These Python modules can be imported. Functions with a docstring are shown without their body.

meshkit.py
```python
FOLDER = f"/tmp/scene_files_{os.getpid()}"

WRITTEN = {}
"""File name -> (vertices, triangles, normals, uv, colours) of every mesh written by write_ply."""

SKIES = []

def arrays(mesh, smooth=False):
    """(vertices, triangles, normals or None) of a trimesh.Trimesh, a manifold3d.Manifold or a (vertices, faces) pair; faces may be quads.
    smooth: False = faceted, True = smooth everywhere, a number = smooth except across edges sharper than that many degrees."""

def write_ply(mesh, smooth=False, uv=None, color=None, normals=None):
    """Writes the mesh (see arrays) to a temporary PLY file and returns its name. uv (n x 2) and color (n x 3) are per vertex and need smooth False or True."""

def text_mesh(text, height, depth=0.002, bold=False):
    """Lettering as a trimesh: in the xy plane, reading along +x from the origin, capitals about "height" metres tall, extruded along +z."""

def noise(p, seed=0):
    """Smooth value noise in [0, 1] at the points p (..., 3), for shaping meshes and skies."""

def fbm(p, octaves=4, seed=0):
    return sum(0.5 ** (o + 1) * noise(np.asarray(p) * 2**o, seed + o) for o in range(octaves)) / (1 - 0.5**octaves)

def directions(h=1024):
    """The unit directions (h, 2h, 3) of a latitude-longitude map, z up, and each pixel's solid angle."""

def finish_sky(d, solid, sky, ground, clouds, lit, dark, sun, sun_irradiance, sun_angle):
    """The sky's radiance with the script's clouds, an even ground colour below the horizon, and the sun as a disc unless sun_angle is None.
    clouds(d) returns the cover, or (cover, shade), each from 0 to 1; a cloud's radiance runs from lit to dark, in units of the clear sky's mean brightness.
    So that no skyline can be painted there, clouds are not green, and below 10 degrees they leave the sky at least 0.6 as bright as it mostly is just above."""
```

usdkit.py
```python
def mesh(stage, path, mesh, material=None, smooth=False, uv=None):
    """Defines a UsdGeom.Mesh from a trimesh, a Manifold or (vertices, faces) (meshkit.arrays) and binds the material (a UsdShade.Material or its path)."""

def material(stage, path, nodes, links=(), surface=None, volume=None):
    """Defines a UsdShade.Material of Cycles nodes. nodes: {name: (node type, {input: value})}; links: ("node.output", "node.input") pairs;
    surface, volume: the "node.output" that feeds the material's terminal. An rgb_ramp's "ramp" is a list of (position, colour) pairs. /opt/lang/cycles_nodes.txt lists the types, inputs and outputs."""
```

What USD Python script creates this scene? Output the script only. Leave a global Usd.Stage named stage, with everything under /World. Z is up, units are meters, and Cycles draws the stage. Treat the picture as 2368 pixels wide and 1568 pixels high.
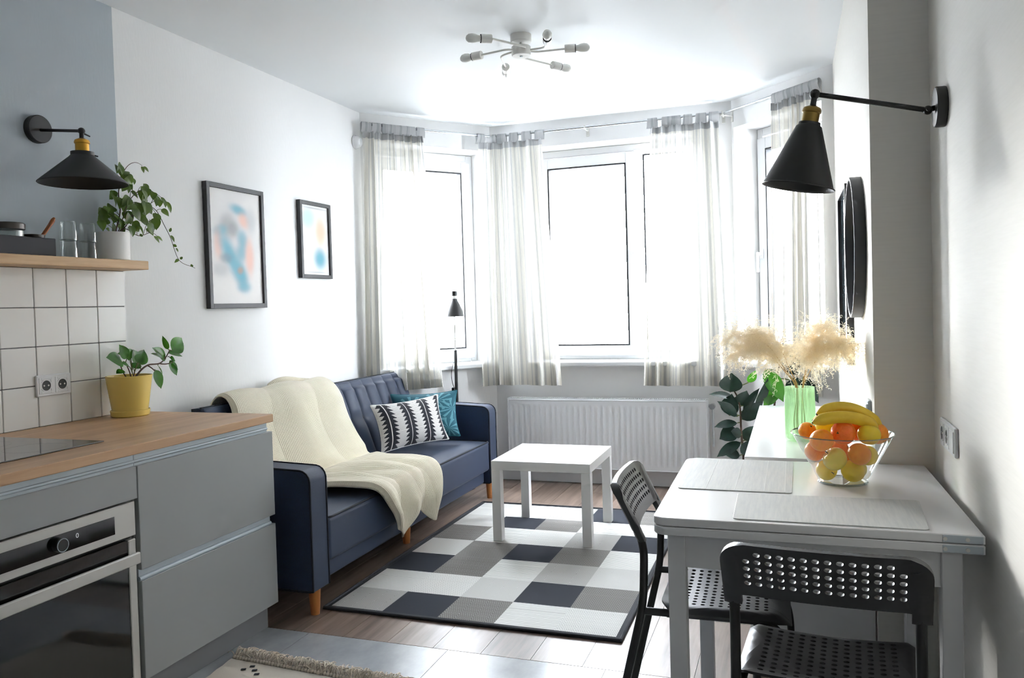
import math, random
import numpy as np, trimesh, manifold3d, shapely
from shapely.geometry import Polygon, Point, box as sbox
from shapely import affinity
import usdkit, meshkit
from pxr import Usd, UsdGeom, UsdLux, UsdShade, Gf, Sdf, Vt

stage = Usd.Stage.CreateInMemory()
UsdGeom.SetStageUpAxis(stage, 'Z'); UsdGeom.SetStageMetersPerUnit(stage, 1.0)
UsdGeom.Xform.Define(stage, '/World'); UsdGeom.Scope.Define(stage, '/World/Looks')

# ------------------------------------------------------------------ camera, sky, exposure
F_PX, YAW, PITCH, ROLL, EYE_Z, CY = 1851.25, .33720, .0256, -.0290, 1.2909, 753.86
cyw, syw = math.cos(YAW), math.sin(YAW)
fwd = np.array([-syw*math.cos(PITCH), cyw*math.cos(PITCH), -math.sin(PITCH)])
rgt = np.array([cyw, syw, 0.]); upv = np.cross(rgt, fwd)
right = math.cos(ROLL)*rgt + math.sin(ROLL)*upv; up = -math.sin(ROLL)*rgt + math.cos(ROLL)*upv
cam = UsdGeom.Camera.Define(stage, '/World/camera')
m4 = Gf.Matrix4d(*right, 0, *up, 0, *(-fwd), 0, 0, 0, EYE_Z, 1)
cam.AddTransformOp().Set(m4)
cam.CreateHorizontalApertureAttr(36.0); cam.CreateVerticalApertureAttr(36.0*1568/2368)
cam.CreateFocalLengthAttr(F_PX*36.0/2368)
cam.CreateVerticalApertureOffsetAttr((CY-784)*36.0/2368)
cam.CreateClippingRangeAttr(Gf.Vec2f(0.03, 500))
cam.CreateExposureAttr(0.45)
sky = UsdLux.DomeLight.Define(stage, '/World/sky')          # bright even overcast
sky.CreateIntensityAttr(11.2); sky.CreateColorAttr(Gf.Vec3f(0.915, 0.955, 1.05))

sun = UsdLux.DistantLight.Define(stage, '/World/sun')       # low hazy sun from the left of the bay
sun.CreateIntensityAttr(2.0); sun.CreateNormalizeAttr(True); sun.CreateAngleAttr(11.0); sun.CreateColorAttr(Gf.Vec3f(1.0, 0.97, 0.94))
_s = np.array([-.565, .81, .165]); _s /= np.linalg.norm(_s); _x = np.cross([0, 0, 1.], _s); _x /= np.linalg.norm(_x); _y = np.cross(_s, _x)
sun.AddTransformOp().Set(Gf.Matrix4d(*_x, 0, *_y, 0, *_s, 0, 0, 0, 0, 1))

# ------------------------------------------------------------------ helpers
_names = {}
def numbered(parent, name):
    k = (parent, name); n = _names.get(k, 0); _names[k] = n+1
    return f'{parent}/{name}' if n == 0 else f'{parent}/{name}_{n:03d}'
LOC = {}
def keys(p, label=None, cat=None, group=None, kind=None):
    for k, v in (('label', label), ('category', cat), ('group', group), ('kind', kind)):
        if v: p.SetCustomDataByKey(k, v)
def thing(name, label, cat, loc=(0, 0, 0), rotz=0, group=None, kind=None):
    path = numbered('/World', name)
    x = UsdGeom.Xform.Define(stage, path); x.AddTranslateOp().Set(Gf.Vec3d(*map(float, loc)))
    if rotz: x.AddRotateZOp().Set(float(rotz))
    LOC[path] = np.array(loc, float); keys(x.GetPrim(), label, cat, group, kind)
    return path
def obj(name, mesh, mat, parent=None, smooth=35, label=None, cat=None, group=None, kind=None, uv=None, tint=None, local=False):
    path = numbered(parent or '/World', name)
    v, f, _ = meshkit.arrays(mesh)
    off = LOC.get(parent, np.zeros(3)); LOC[path] = off
    if not local: v = v - off
    v = np.asarray(v, float)
    me = usdkit.mesh(stage, path, trimesh.Trimesh(v, f, process=False), MAT[mat], smooth=smooth, uv=uv)
    if tint is not None:
        UsdGeom.PrimvarsAPI(me).CreatePrimvar('tint', Sdf.ValueTypeNames.Color3fArray, 'vertex').Set(Vt.Vec3fArray.FromNumpy(np.asarray(tint, np.float32)))
    keys(me.GetPrim(), label, cat, group, kind)
    return path
def struct(name, mesh, mat, **k): return obj(name, mesh, mat, kind='structure', **k)
def clone(src, name, loc, rotz=0, label=None, cat=None, group=None):
    path = numbered('/World', name)
    x = UsdGeom.Xform.Define(stage, path); p = x.GetPrim()
    p.GetReferences().AddInternalReference(src)
    x.ClearXformOpOrder()
    for a in ('xformOp:translate', 'xformOp:rotateZ'):
        pass
    x.AddTranslateOp().Set(Gf.Vec3d(*map(float, loc))); 
    if rotz or p.HasAttribute('xformOp:rotateZ'): x.AddRotateZOp().Set(float(rotz))
    p.SetInstanceable(True); keys(p, label, cat, group)
    return path

cat_ = trimesh.util.concatenate
def J(*ms): return cat_([m for m in ms])
def hullpts(p): return trimesh.Trimesh(*(lambda mm: (mm.vert_properties[:, :3], mm.tri_verts))(manifold3d.Manifold.hull_points(np.asarray(p, float)).to_mesh()), process=False)
def cbox(x0, x1, y0, y1, z0, z1, c=.002):
    c = min(c, (x1-x0)*.45, (y1-y0)*.45, (z1-z0)*.45)
    if c <= 0: return trimesh.creation.box(bounds=[[x0, y0, z0], [x1, y1, z1]])
    P = []
    for x, sx in ((x0, 1), (x1, -1)):
        for y, sy in ((y0, 1), (y1, -1)):
            for z, sz in ((z0, 1), (z1, -1)):
                P += [(x, y+sy*c, z+sz*c), (x+sx*c, y, z+sz*c), (x+sx*c, y+sy*c, z)]
    return hullpts(P)
def rbox(x0, x1, y0, y1, z0, z1, r=.02, n=16):
    s = trimesh.creation.icosphere(2, r).vertices; P = []
    for x in (x0+r, x1-r):
        for y in (y0+r, y1-r):
            for z in (z0+r, z1-r): P.append(s+[x, y, z])
    return hullpts(np.vstack(P))
def frame_of(d):
    d = np.asarray(d, float); d = d/np.linalg.norm(d)
    a = np.cross(d, [0, 0, 1.] if abs(d[2]) < .95 else [1., 0, 0]); a /= np.linalg.norm(a)
    return a, np.cross(d, a), d
def lathe(prof, n=48, c=(0, 0, 0), axis=(0, 0, 1), ang=None):
    prof = np.asarray(prof, float); k = len(prof)
    t = np.arange(n)*2*np.pi/n
    if tuple(axis) == (0, 0, 1): A, B, D = np.array([1., 0, 0]), np.array([0, 1., 0]), np.array([0, 0, 1.])
    else: A, B, D = frame_of(axis)
    V = (prof[:, None, :1]*(np.cos(t)[None, :, None]*A+np.sin(t)[None, :, None]*B)+prof[:, None, 1:]*D).reshape(-1, 3)+np.asarray(c, float)
    i, j = np.meshgrid(np.arange(k-1), np.arange(n), indexing='ij')
    a, b = i*n+j, i*n+(j+1) % n; q = np.stack([a, b, b+n, a+n], -1).reshape(-1, 4)
    m = trimesh.Trimesh(V, np.vstack([q[:, [0, 1, 2]], q[:, [0, 2, 3]]]), process=False)
    m.merge_vertices(digits_vertex=7); m.update_faces(m.nondegenerate_faces()); return m
def cyl(p, q, r, r2=None, n=24):
    p, q = np.asarray(p, float), np.asarray(q, float); L = np.linalg.norm(q-p); r2 = r if r2 is None else r2
    A, B, D = frame_of(q-p)
    return lathe([(0, 0), (r, 0), (r2, L), (0, L)], n, p, D if abs(D[2]) < .9999 or D[2] < 0 else (0, 0, 1))
def fillet(pts, rad, k=6):
    pts = [np.asarray(p, float) for p in pts]; out = [pts[0]]
    for a, b, c in zip(pts, pts[1:], pts[2:]):
        u, w = a-b, c-b; r = min(rad, np.linalg.norm(u)*.49, np.linalg.norm(w)*.49)
        p, q = b+u/np.linalg.norm(u)*r, b+w/np.linalg.norm(w)*r
        out += [(1-t)**2*p+2*t*(1-t)*b+t*t*q for t in np.linspace(0, 1, k)]
    return np.array(out+[pts[-1]])
def spline(pts, n=24):
    from scipy.interpolate import CubicSpline
    pts = np.asarray(pts, float); d = np.r_[0, np.cumsum(np.linalg.norm(np.diff(pts, axis=0), axis=1))]
    return CubicSpline(d, pts)(np.linspace(0, d[-1], n))
def tube(pts, r, n=10, cap=True, flat=None):
    p = np.asarray(pts, float); k = len(p); r = np.broadcast_to(r, (k,)).astype(float)
    t = np.gradient(p, axis=0); t /= np.linalg.norm(t, axis=1, keepdims=True)+1e-12
    a = frame_of(t[0])[0]; N = []
    for x in t:
        a = a-x*(a@x); a /= np.linalg.norm(a)+1e-12; N.append(a)
    N = np.array(N); B = np.cross(t, N); th = np.arange(n)*2*np.pi/n
    V = p[:, None]+r[:, None, None]*(np.cos(th)[None, :, None]*N[:, None]+np.sin(th)[None, :, None]*B[:, None])
    i, j = np.meshgrid(np.arange(k-1), np.arange(n), indexing='ij')
    q = np.stack([i*n+j, i*n+(j+1) % n, (i+1)*n+(j+1) % n, (i+1)*n+j], -1).reshape(-1, 4)
    F = [q[:, [0, 1, 2]], q[:, [0, 2, 3]]]; V = V.reshape(-1, 3)
    if cap:
        V = np.vstack([V, p[0], p[-1]]); s = np.arange(n)
        F += [np.stack([np.full(n, k*n), (s+1) % n, s], 1), np.stack([np.full(n, k*n+1), (k-1)*n+s, (k-1)*n+(s+1) % n], 1)]
    return trimesh.Trimesh(V, np.vstack(F), process=False)
def grid(P):
    P = np.asarray(P, float); a, b = P.shape[:2]
    i, j = np.meshgrid(np.arange(a-1), np.arange(b-1), indexing='ij')
    q = np.stack([i*b+j, i*b+j+1, (i+1)*b+j+1, (i+1)*b+j], -1).reshape(-1, 4)
    return trimesh.Trimesh(P.reshape(-1, 3), np.vstack([q[:, [0, 1, 2]], q[:, [0, 2, 3]]]), process=False)
def gridnormals(P):
    du, dv = np.gradient(P, axis=0), np.gradient(P, axis=1); n = np.cross(du, dv)
    return n/(np.linalg.norm(n, axis=-1, keepdims=True)+1e-12)
def thick(P, t):
    """a sheet P (a, b, 3) given thickness t against its normals, closed at the rim"""
    a, b = P.shape[:2]; Q = P-gridnormals(P)*t
    m1, m2 = grid(P), grid(Q); n = a*b
    rim = np.r_[np.arange(b), np.arange(1, a)*b+b-1, (a-1)*b+np.arange(b-2, -1, -1), np.arange(a-2, 0, -1)*b]
    nx = np.roll(rim, -1)
    F = np.vstack([m1.faces, m2.faces[:, ::-1]+n, np.stack([rim, rim+n, nx+n], 1), np.stack([rim, nx+n, nx], 1)])
    return trimesh.Trimesh(np.vstack([m1.vertices, m2.vertices]), F, process=False)
def prism(poly, z0, z1):
    gs = getattr(poly, 'geoms', [poly])
    ms = [trimesh.creation.extrude_polygon(g, z1-z0, engine='earcut') for g in gs if g.area > 1e-9]
    m = cat_(ms); m.apply_translation([0, 0, z0]); return m
def man(poly, h):
    rings = []
    for g in getattr(poly, 'geoms', [poly]):
        rings.append(np.array(g.exterior.coords)[:-1]); rings += [np.array(i.coords)[:-1] for i in g.interiors]
    return manifold3d.CrossSection(rings, manifold3d.FillRule.EvenOdd).extrude(h)
def totri(mm):
    mm = mm.to_mesh(); return trimesh.Trimesh(mm.vert_properties[:, :3], mm.tri_verts, process=False)
def moved(m, R=None, t=(0, 0, 0)):
    m = m.copy(); v = np.asarray(m.vertices)
    if R is not None: v = v@np.asarray(R).T
    m.vertices = v+np.asarray(t, float); return m
def rz(a): c, s = math.cos(a), math.sin(a); return np.array([[c, -s, 0], [s, c, 0], [0, 0, 1.]])
def rx(a): c, s = math.cos(a), math.sin(a); return np.array([[1, 0, 0], [0, c, -s], [0, s, c]])
def ry(a): c, s = math.cos(a), math.sin(a); return np.array([[c, 0, s], [0, 1, 0], [-s, 0, c]])

# ------------------------------------------------------------------ materials
MAT = {}
def S(r, g, b):
    return tuple((x/255/12.92 if x/255 <= .04045 else ((x/255+.055)/1.055)**2.4) for x in (r, g, b))
def mat(name, col, rough=.5, metal=0., spec=.5, vary=None, bump=None, coat=0., sheen=0., trans=0., ior=1.5, extra=None, sub=0., rand=0.):
    """vary: (scale xyz or number, second colour, contrast lo, hi); bump: (scale xyz or number, strength, distance)"""
    N = {'p': ('principled_bsdf', {'base_color': col, 'roughness': rough, 'metallic': metal, 'specular_ior_level': spec, 'coat_weight': coat, 'sheen_weight': sheen,
                                   'transmission_weight': trans, 'ior': ior, **(extra or {})})}
    L = []
    sc = lambda s: tuple(s) if np.ndim(s) else (s,)*3
    if vary or bump: N['g'] = ('texture_coordinate', {})
    if vary:
        N['m'] = ('mapping', {'scale': sc(vary[0])}); N['n'] = ('noise_texture', {'scale': 1.0, 'detail': 5.0, 'roughness': .6})
        N['r'] = ('rgb_ramp', {'ramp': [(vary[2], col), (vary[3], vary[1])]})
        L += [('g.object', 'm.vector'), ('m.vector', 'n.vector'), ('n.fac', 'r.fac')]; out = 'r.color'
        if rand:
            N['oi'] = ('object_info', {}); N['mr'] = ('map_range', {'from_min': 0., 'from_max': 1., 'to_min': 1-rand, 'to_max': 1+rand})
            N['h'] = ('hsv', {}); L += [('oi.random', 'mr.value'), ('mr.result', 'h.value'), (out, 'h.color')]; out = 'h.color'
            N['va'] = ('vector_math', {'math_type': 'add'}); N['cx'] = ('combine_xyz', {})
            N['mm'] = ('math', {'math_type': 'multiply', 'value2': 37.0})
            L[0] = ('g.object', 'va.vector1'); L += [('oi.random', 'mm.value1'), ('mm.value', 'cx.x'), ('mm.value', 'cx.y'), ('cx.vector', 'va.vector2'), ('va.vector', 'm.vector')]
        L.append((out, 'p.base_color'))
    if bump:
        N['bm'] = ('mapping', {'scale': sc(bump[0])}); N['bn'] = ('noise_texture', {'scale': 1.0, 'detail': 3.0}); N['b'] = ('bump', {'strength': bump[1], 'distance': bump[2]})
        L += [('g.object', 'bm.vector'), ('bm.vector', 'bn.vector'), ('bn.fac', 'b.height'), ('b.normal', 'p.normal')]
    MAT[name] = usdkit.material(stage, '/World/Looks/'+name, N, L, surface='p.BSDF')
def tinted(name, rough=.6, spec=.4, bump=None, sheen=0.):
    N = {'a': ('attribute', {'attribute': 'tint'}), 'p': ('principled_bsdf', {'roughness': rough, 'specular_ior_level': spec, 'sheen_weight': sheen})}; L = [('a.color', 'p.base_color')]
    if bump:
        N.update({'g': ('texture_coordinate', {}), 'bm': ('mapping', {'scale': tuple(bump[0]) if np.ndim(bump[0]) else (bump[0],)*3}), 'bn': ('noise_texture', {'scale': 1.0}), 'b': ('bump', {'strength': bump[1], 'distance': bump[2]})})
        L += [('g.object', 'bm.vector'), ('bm.vector', 'bn.vector'), ('bn.fac', 'b.height'), ('b.normal', 'p.normal')]
    MAT[name] = usdkit.material(stage, '/World/Looks/'+name, N, L, surface='p.BSDF')
def pane_mat(name, tint, pw=4.0, mul=.45, add=.02, rough=.02):
    N = {'t': ('transparent_bsdf', {'color': tint}), 'g': ('glossy_bsdf', {'color': (.95,)*3, 'roughness': rough}), 'f': ('layer_weight', {'blend': .5}), 'x': ('mix_closure', {}),
         'pw': ('math', {'math_type': 'power', 'value2': pw}), 'ma': ('math', {'math_type': 'multiply_add', 'value2': mul, 'value3': add})}
    MAT[name] = usdkit.material(stage, '/World/Looks/'+name, N, [('f.facing', 'pw.value1'), ('pw.value', 'ma.value1'), ('ma.value', 'x.fac'), ('t.BSDF', 'x.closure1'), ('g.BSDF', 'x.closure2')], surface='x.closure')

mat('wall_paint', S(240, 240, 240), .75, bump=((90, 90, 25), .12, .004))
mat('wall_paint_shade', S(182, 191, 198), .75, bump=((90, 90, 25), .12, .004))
mat('wallpaper_linen', S(236, 233, 226), .8, bump=((60, 60, 420), .10, .0015), vary=((8, 8, 160), S(233, 230, 223), .4, .7))
mat('ceiling_satin', S(238, 241, 243), .55, spec=.35)
mat('grout_grey', S(110, 113, 115), .9)
mat('wall_tile', S(243, 242, 239), .22, spec=.5)
mat('plank_wood', S(140, 121, 109), .34, spec=.5, vary=((22, 1.6, 8), S(86, 71, 63), .35, .75), rand=.22)
mat('floor_tile', S(178, 180, 183), .24, spec=.6, vary=((5, 3, 4), S(142, 146, 150), .35, .72))
mat('floor_base', S(90, 88, 86), .9)
mat('pvc_white', S(238, 240, 242), .3)
mat('gasket', S(32, 34, 38), .6)
mat('white_lacquer', S(240, 240, 240), .22)
mat('table_white', S(232, 232, 233), .3)
mat('radiator_white', S(232, 234, 237), .35)
mat('chrome', S(200, 203, 206), .2, metal=1.)
mat('steel', S(212, 210, 205), .36, metal=.35, bump=((4, 500, 500), .05, .001))
mat('alu', S(184, 194, 201), .42, metal=.3)
mat('cabinet_grey', S(160, 163, 163), .5)
mat('cabinet_inside', S(60, 62, 63), .7)
mat('plinth_grey', S(140, 142, 145), .55)
mat('oak', S(196, 158, 120), .42, vary=((14, 1.2, 14), S(158, 117, 80), .4, .8))
mat('oak_shelf', S(206, 172, 130), .5, vary=((30, 2.5, 30), S(180, 143, 100), .4, .75))
mat('black_glass', S(12, 13, 16), .06, spec=.6)
mat('hob_glass', S(34, 34, 36), .04, spec=1., ior=1.9)
mat('black_metal', S(20, 20, 22), .45)
mat('black_plastic', S(24, 24, 26), .40, spec=.8, bump=(900, .06, .0006))
mat('black_frame', S(36, 37, 41), .45)
mat('brass', S(200, 150, 60), .3, metal=.9)
mat('brass_dark', S(140, 115, 62), .33, metal=.9)
mat('sofa_fabric', S(23, 42, 71), .6, spec=.48, sheen=.06, bump=(650, .25, .0015), vary=(420, S(14, 28, 50), .35, .7))
mat('sofa_piping', S(14, 21, 33), .8)
mat('leg_wood', S(186, 118, 62), .45, vary=((60, 60, 6), S(160, 96, 48), .4, .7))
mat('rug_binding', S(46, 48, 54), .9)
mat('cotton', S(214, 205, 192), .9, bump=(300, .3, .002))
mat('cotton_cord', S(216, 203, 186), .9)
mat('yellow_pot', S(232, 204, 112), .22)
mat('white_pot', S(242, 242, 239), .5)
mat('soil', S(52, 42, 34), .95)
mat('grey_box', S(58, 59, 63), .8)
mat('bark', S(74, 54, 42), .8)
mat('green_stem', S(92, 104, 52), .6)
mat('orange_peel', S(252, 158, 48), .38, bump=(240, .35, .0025), vary=(30, S(246, 138, 34), .4, .7), extra={'subsurface_weight': .25, 'subsurface_scale': .02, 'subsurface_radius': (1., .45, .12)})
mat('red_orange_peel', S(250, 126, 48), .36, bump=(150, .5, .004), vary=(30, S(244, 108, 34), .4, .7), extra={'subsurface_weight': .25, 'subsurface_scale': .02, 'subsurface_radius': (1., .4, .12)})
mat('yellow_apple', S(252, 216, 66), .3, vary=(26, S(246, 208, 62), .35, .7), extra={'subsurface_weight': .25, 'subsurface_scale': .02, 'subsurface_radius': (1., .8, .2)})
mat('green_apple', S(248, 224, 96), .3, vary=(26, S(238, 214, 84), .35, .7), extra={'subsurface_weight': .25, 'subsurface_scale': .02, 'subsurface_radius': (1., .85, .25)})
mat('banana', S(238, 200, 58), .42, vary=((16, 16, 16), S(222, 178, 40), .4, .75))
mat('stem_brown', S(70, 50, 30), .8)
mat('placemat_grey', S(208, 208, 205), .55, bump=((40, 40, 40), .2, .001), vary=((120, 9, 10), S(198, 199, 198), .4, .6))
mat('placemat_line', S(226, 226, 224), .5)
mat('bulb_glass', S(236, 236, 232), .25)
mat('lamp_white', S(233, 232, 228), .4)
mat('mirror_glass', S(225, 230, 232), .02, metal=1.)
mat('panel_glass', S(70, 80, 86), .05, spec=.8)
mat('brick_orange', S(214, 140, 92), .85, vary=((1, 1, 14), S(190, 112, 74), .4, .6))
mat('facade_pale', S(225, 222, 214), .9); mat('plaster_grey', S(150, 148, 144), .9); mat('asphalt', S(128, 128, 128), .9)
mat('teak', S(150, 86, 42), .5)
mat('jar_dark', S(58, 52, 46), .3)
mat('powder', S(190, 165, 140), .8)
pane_mat('window_glass', (.97, .985, .98))
pane_mat('clear_glass', (.93, .95, .95), 2.4, .75, .05); pane_mat('rim_glass', (.52, .57, .57), 2.0, .8, .10)
pane_mat('tumbler_glass', (.93, .955, .95), 2.2, .85, .07)
tinted('printed_cloth', .85, .2, sheen=.15)
tinted('printed_paper', .35, .4)
tinted('rug_weave', .9, .2, bump=((900, 900, 900), .3, .002))
def leaf_mat(name, c, c2, tr, rough=.35, tm=.35):
    N = {'g': ('texture_coordinate', {}), 'n': ('noise_texture', {'scale': 22.0, 'detail': 3.0}), 'r': ('rgb_ramp', {'ramp': [(.35, c), (.7, c2)]}),
         'p': ('principled_bsdf', {'roughness': rough, 'specular_ior_level': .5}), 't': ('translucent_bsdf', {'color': tr}), 'x': ('mix_closure', {'fac': tm})}
    MAT[name] = usdkit.material(stage, '/World/Looks/'+name, N, [('g.object', 'n.vector'), ('n.fac', 'r.fac'), ('r.color', 'p.base_color'), ('p.BSDF', 'x.closure1'), ('t.BSDF', 'x.closure2')], surface='x.closure')
leaf_mat('ivy_leaf', S(58, 84, 26), S(88, 112, 38), S(88, 120, 25))
leaf_mat('jade_leaf', S(40, 88, 28), S(62, 118, 38), S(70, 130, 30), .28)
leaf_mat('rubber_leaf', S(26, 46, 40), S(42, 64, 56), S(14, 40, 20), .30, .08)
leaf_mat('rubber_leaf_young', S(50, 110, 32), S(66, 130, 40), S(60, 130, 16), .3)
def curtain_mat(name, base, line, trans, opaque):
    # woven stripes across the cloth: uv.x is metres of flat cloth
    ramp = [(0, base), (.10, base), (.101, line), (.16, line), (.161, base), (.20, base), (.201, line), (.215, line), (.216, base), (.24, base), (.241, line), (.255, line), (.256, base),
            (.50, base), (.501, line), (.56, line), (.561, base), (.70, base), (.701, line), (.86, line), (.861, base), (.88, base), (.881, line), (.895, line), (.896, base), (1, base)]
    N = {'uv': ('uvmap', {'attribute': 'st'}), 's': ('separate_xyz', {}), 'm': ('math', {'math_type': 'multiply', 'value2': 5.2}), 'fr': ('math', {'math_type': 'fraction'}),
         'r': ('rgb_ramp', {'ramp': ramp}), 'd': ('diffuse_bsdf', {}), 't': ('translucent_bsdf', {}), 'x': ('mix_closure', {'fac': trans}),
         'o': ('transparent_bsdf', {'color': (.95, .95, .95)}), 'y': ('mix_closure', {'fac': 1-opaque})}
    MAT[name] = usdkit.material(stage, '/World/Looks/'+name, N, [('uv.UV', 's.vector'), ('s.x', 'm.value1'), ('m.value', 'fr.value1'), ('fr.value', 'r.fac'), ('r.color', 'd.color'), ('r.color', 't.color'),
        ('d.BSDF', 'x.closure1'), ('t.BSDF', 'x.closure2'), ('x.closure', 'y.closure1'), ('o.BSDF', 'y.closure2')], surface='y.closure')
curtain_mat('curtain_voile', S(229, 226, 217), S(196, 196, 193), .16, .86)
curtain_mat('curtain_header', S(190, 191, 192), S(168, 170, 172), .10, .985)
N = {'uv': ('uvmap', {'attribute': 'st'}), 'w': ('wave_texture', {'bands_direction': 'x', 'scale': 28.0, 'distortion': .6, 'detail': 1.0}), 'b': ('bump', {'strength': .55, 'distance': .004}),
     'w2': ('wave_texture', {'bands_direction': 'y', 'scale': 60.0, 'distortion': .4}), 'mx': ('mix', {'fac': .25}),
     'p': ('principled_bsdf', {'base_color': S(236, 228, 206), 'roughness': .9, 'sheen_weight': .3})}
MAT['knit'] = usdkit.material(stage, '/World/Looks/knit', N, [('uv.UV', 'w.vector'), ('uv.UV', 'w2.vector'), ('w.color', 'mx.color1'), ('w2.color', 'mx.color2'), ('mx.color', 'b.height'), ('b.normal', 'p.normal')], surface='p.BSDF')
N = {'t': ('transparent_bsdf', {'color': S(240, 250, 238)}), 'd': ('principled_bsdf', {'base_color': S(220, 240, 214), 'roughness': .12}), 'tl': ('translucent_bsdf', {'color': S(210, 236, 204)}), 'y': ('mix_closure', {'fac': .6}),
     'x': ('mix_closure', {'fac': .30})}
MAT['green_glass'] = usdkit.material(stage, '/World/Looks/green_glass', N, [('d.BSDF', 'y.closure1'), ('tl.BSDF', 'y.closure2'), ('t.BSDF', 'x.closure1'), ('y.closure', 'x.closure2')], surface='x.closure')
N = {'d': ('diffuse_bsdf', {'color': S(253, 243, 222)}), 't': ('translucent_bsdf', {'color': S(255, 246, 226)}), 'x': ('mix_closure', {'fac': .5})}
MAT['dry_grass'] = usdkit.material(stage, '/World/Looks/dry_grass', N, [('d.BSDF', 'x.closure1'), ('t.BSDF', 'x.closure2')], surface='x.closure')
mat('dry_stem', S(196, 160, 96), .6)
N = {'e': ('emission', {'color': (.9, .92, .95), 'strength': .6})}
MAT['lit_digit'] = usdkit.material(stage, '/World/Looks/lit_digit', N, [], surface='e.emission')
# ------------------------------------------------------------------ the room
XL, XR, XN, YP, YK, YB, ZC = -2.72, .243, .415, 2.80, 2.707, -1.5, 2.615
BP = [np.array(p) for p in [(-2.69, 4.82), (-2.09, 5.58), (-.36, 5.58), (.243, 4.965)]]
WT = .27
BE, BN, BL = [], [], []
for a, b in zip(BP, BP[1:]):
    L = np.linalg.norm(b-a); e = (b-a)/L; BE.append(e); BN.append(np.array([-e[1], e[0]])); BL.append(L)
def bay(i, m):
    """from a bay wall's own frame (along, outwards, up) to the room"""
    R = np.array([[BE[i][0], BN[i][0], 0], [BE[i][1], BN[i][1], 0], [0, 0, 1.]])
    return moved(m, R, [BP[i][0], BP[i][1], 0])
def bayp(i, u, o, z): p = BP[i]+BE[i]*u+BN[i]*o; return np.array([p[0], p[1], z])
start = BP[0]-BE[0]*(.03/BE[0][0])
room = Polygon([(XL, YB), (XN, YB), (XN, YP), (XR, YP), tuple(BP[3]), tuple(BP[2]), tuple(BP[1]), tuple(start)])
def mitre(i):  # outer corner between face i and i+1
    a, b = BP[i]+BN[i]*WT, BP[i+1]+BN[i+1]*WT; M = np.stack([BE[i], -BE[i+1]], 1); t = np.linalg.solve(M, b-a); return a+BE[i]*t[0]
O = [start+BN[0]*WT, mitre(0), mitre(1), BP[3]+BN[2]*WT]
I_ = [start, BP[1], BP[2], BP[3]]
OPEN = [(.06, .925), (.25, 1.47), (.02, .775)]; ZS, ZT = .845, 2.432
for i, side in enumerate(('bay_left', 'bay_front', 'bay_right')):
    q = Polygon([I_[i], I_[i+1], O[i+1], O[i]])
    def strip(u0, u1):
        P = [BP[i]+BE[i]*u+BN[i]*o for u, o in ((u0, -1), (u1, -1), (u1, 1), (u0, 1))]; return q.intersection(Polygon(P))
    u0, u1 = OPEN[i]
    parts = [prism(q, 0, ZS), prism(q, ZT, ZC)]
    parts += [prism(s, ZS, ZT) for s in (strip(-2, u0), strip(u1, 4)) if s.area > 1e-5]
    struct('wall_'+side, J(*parts), 'wall_paint', smooth=False)
struct('wall_left', cbox(XL-.25, XL, YK, 5.0, 0, ZC, 0), 'wall_paint', smooth=False)
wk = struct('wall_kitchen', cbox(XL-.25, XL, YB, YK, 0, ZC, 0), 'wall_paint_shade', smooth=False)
struct('wall_right', cbox(XR, XR+.45, YP, 5.2, 0, ZC, 0), 'wallpaper_linen', smooth=False)
struct('wall_nook', cbox(XN, XN+.25, YB, YP, 0, ZC, 0), 'wallpaper_linen', smooth=False)
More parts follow.
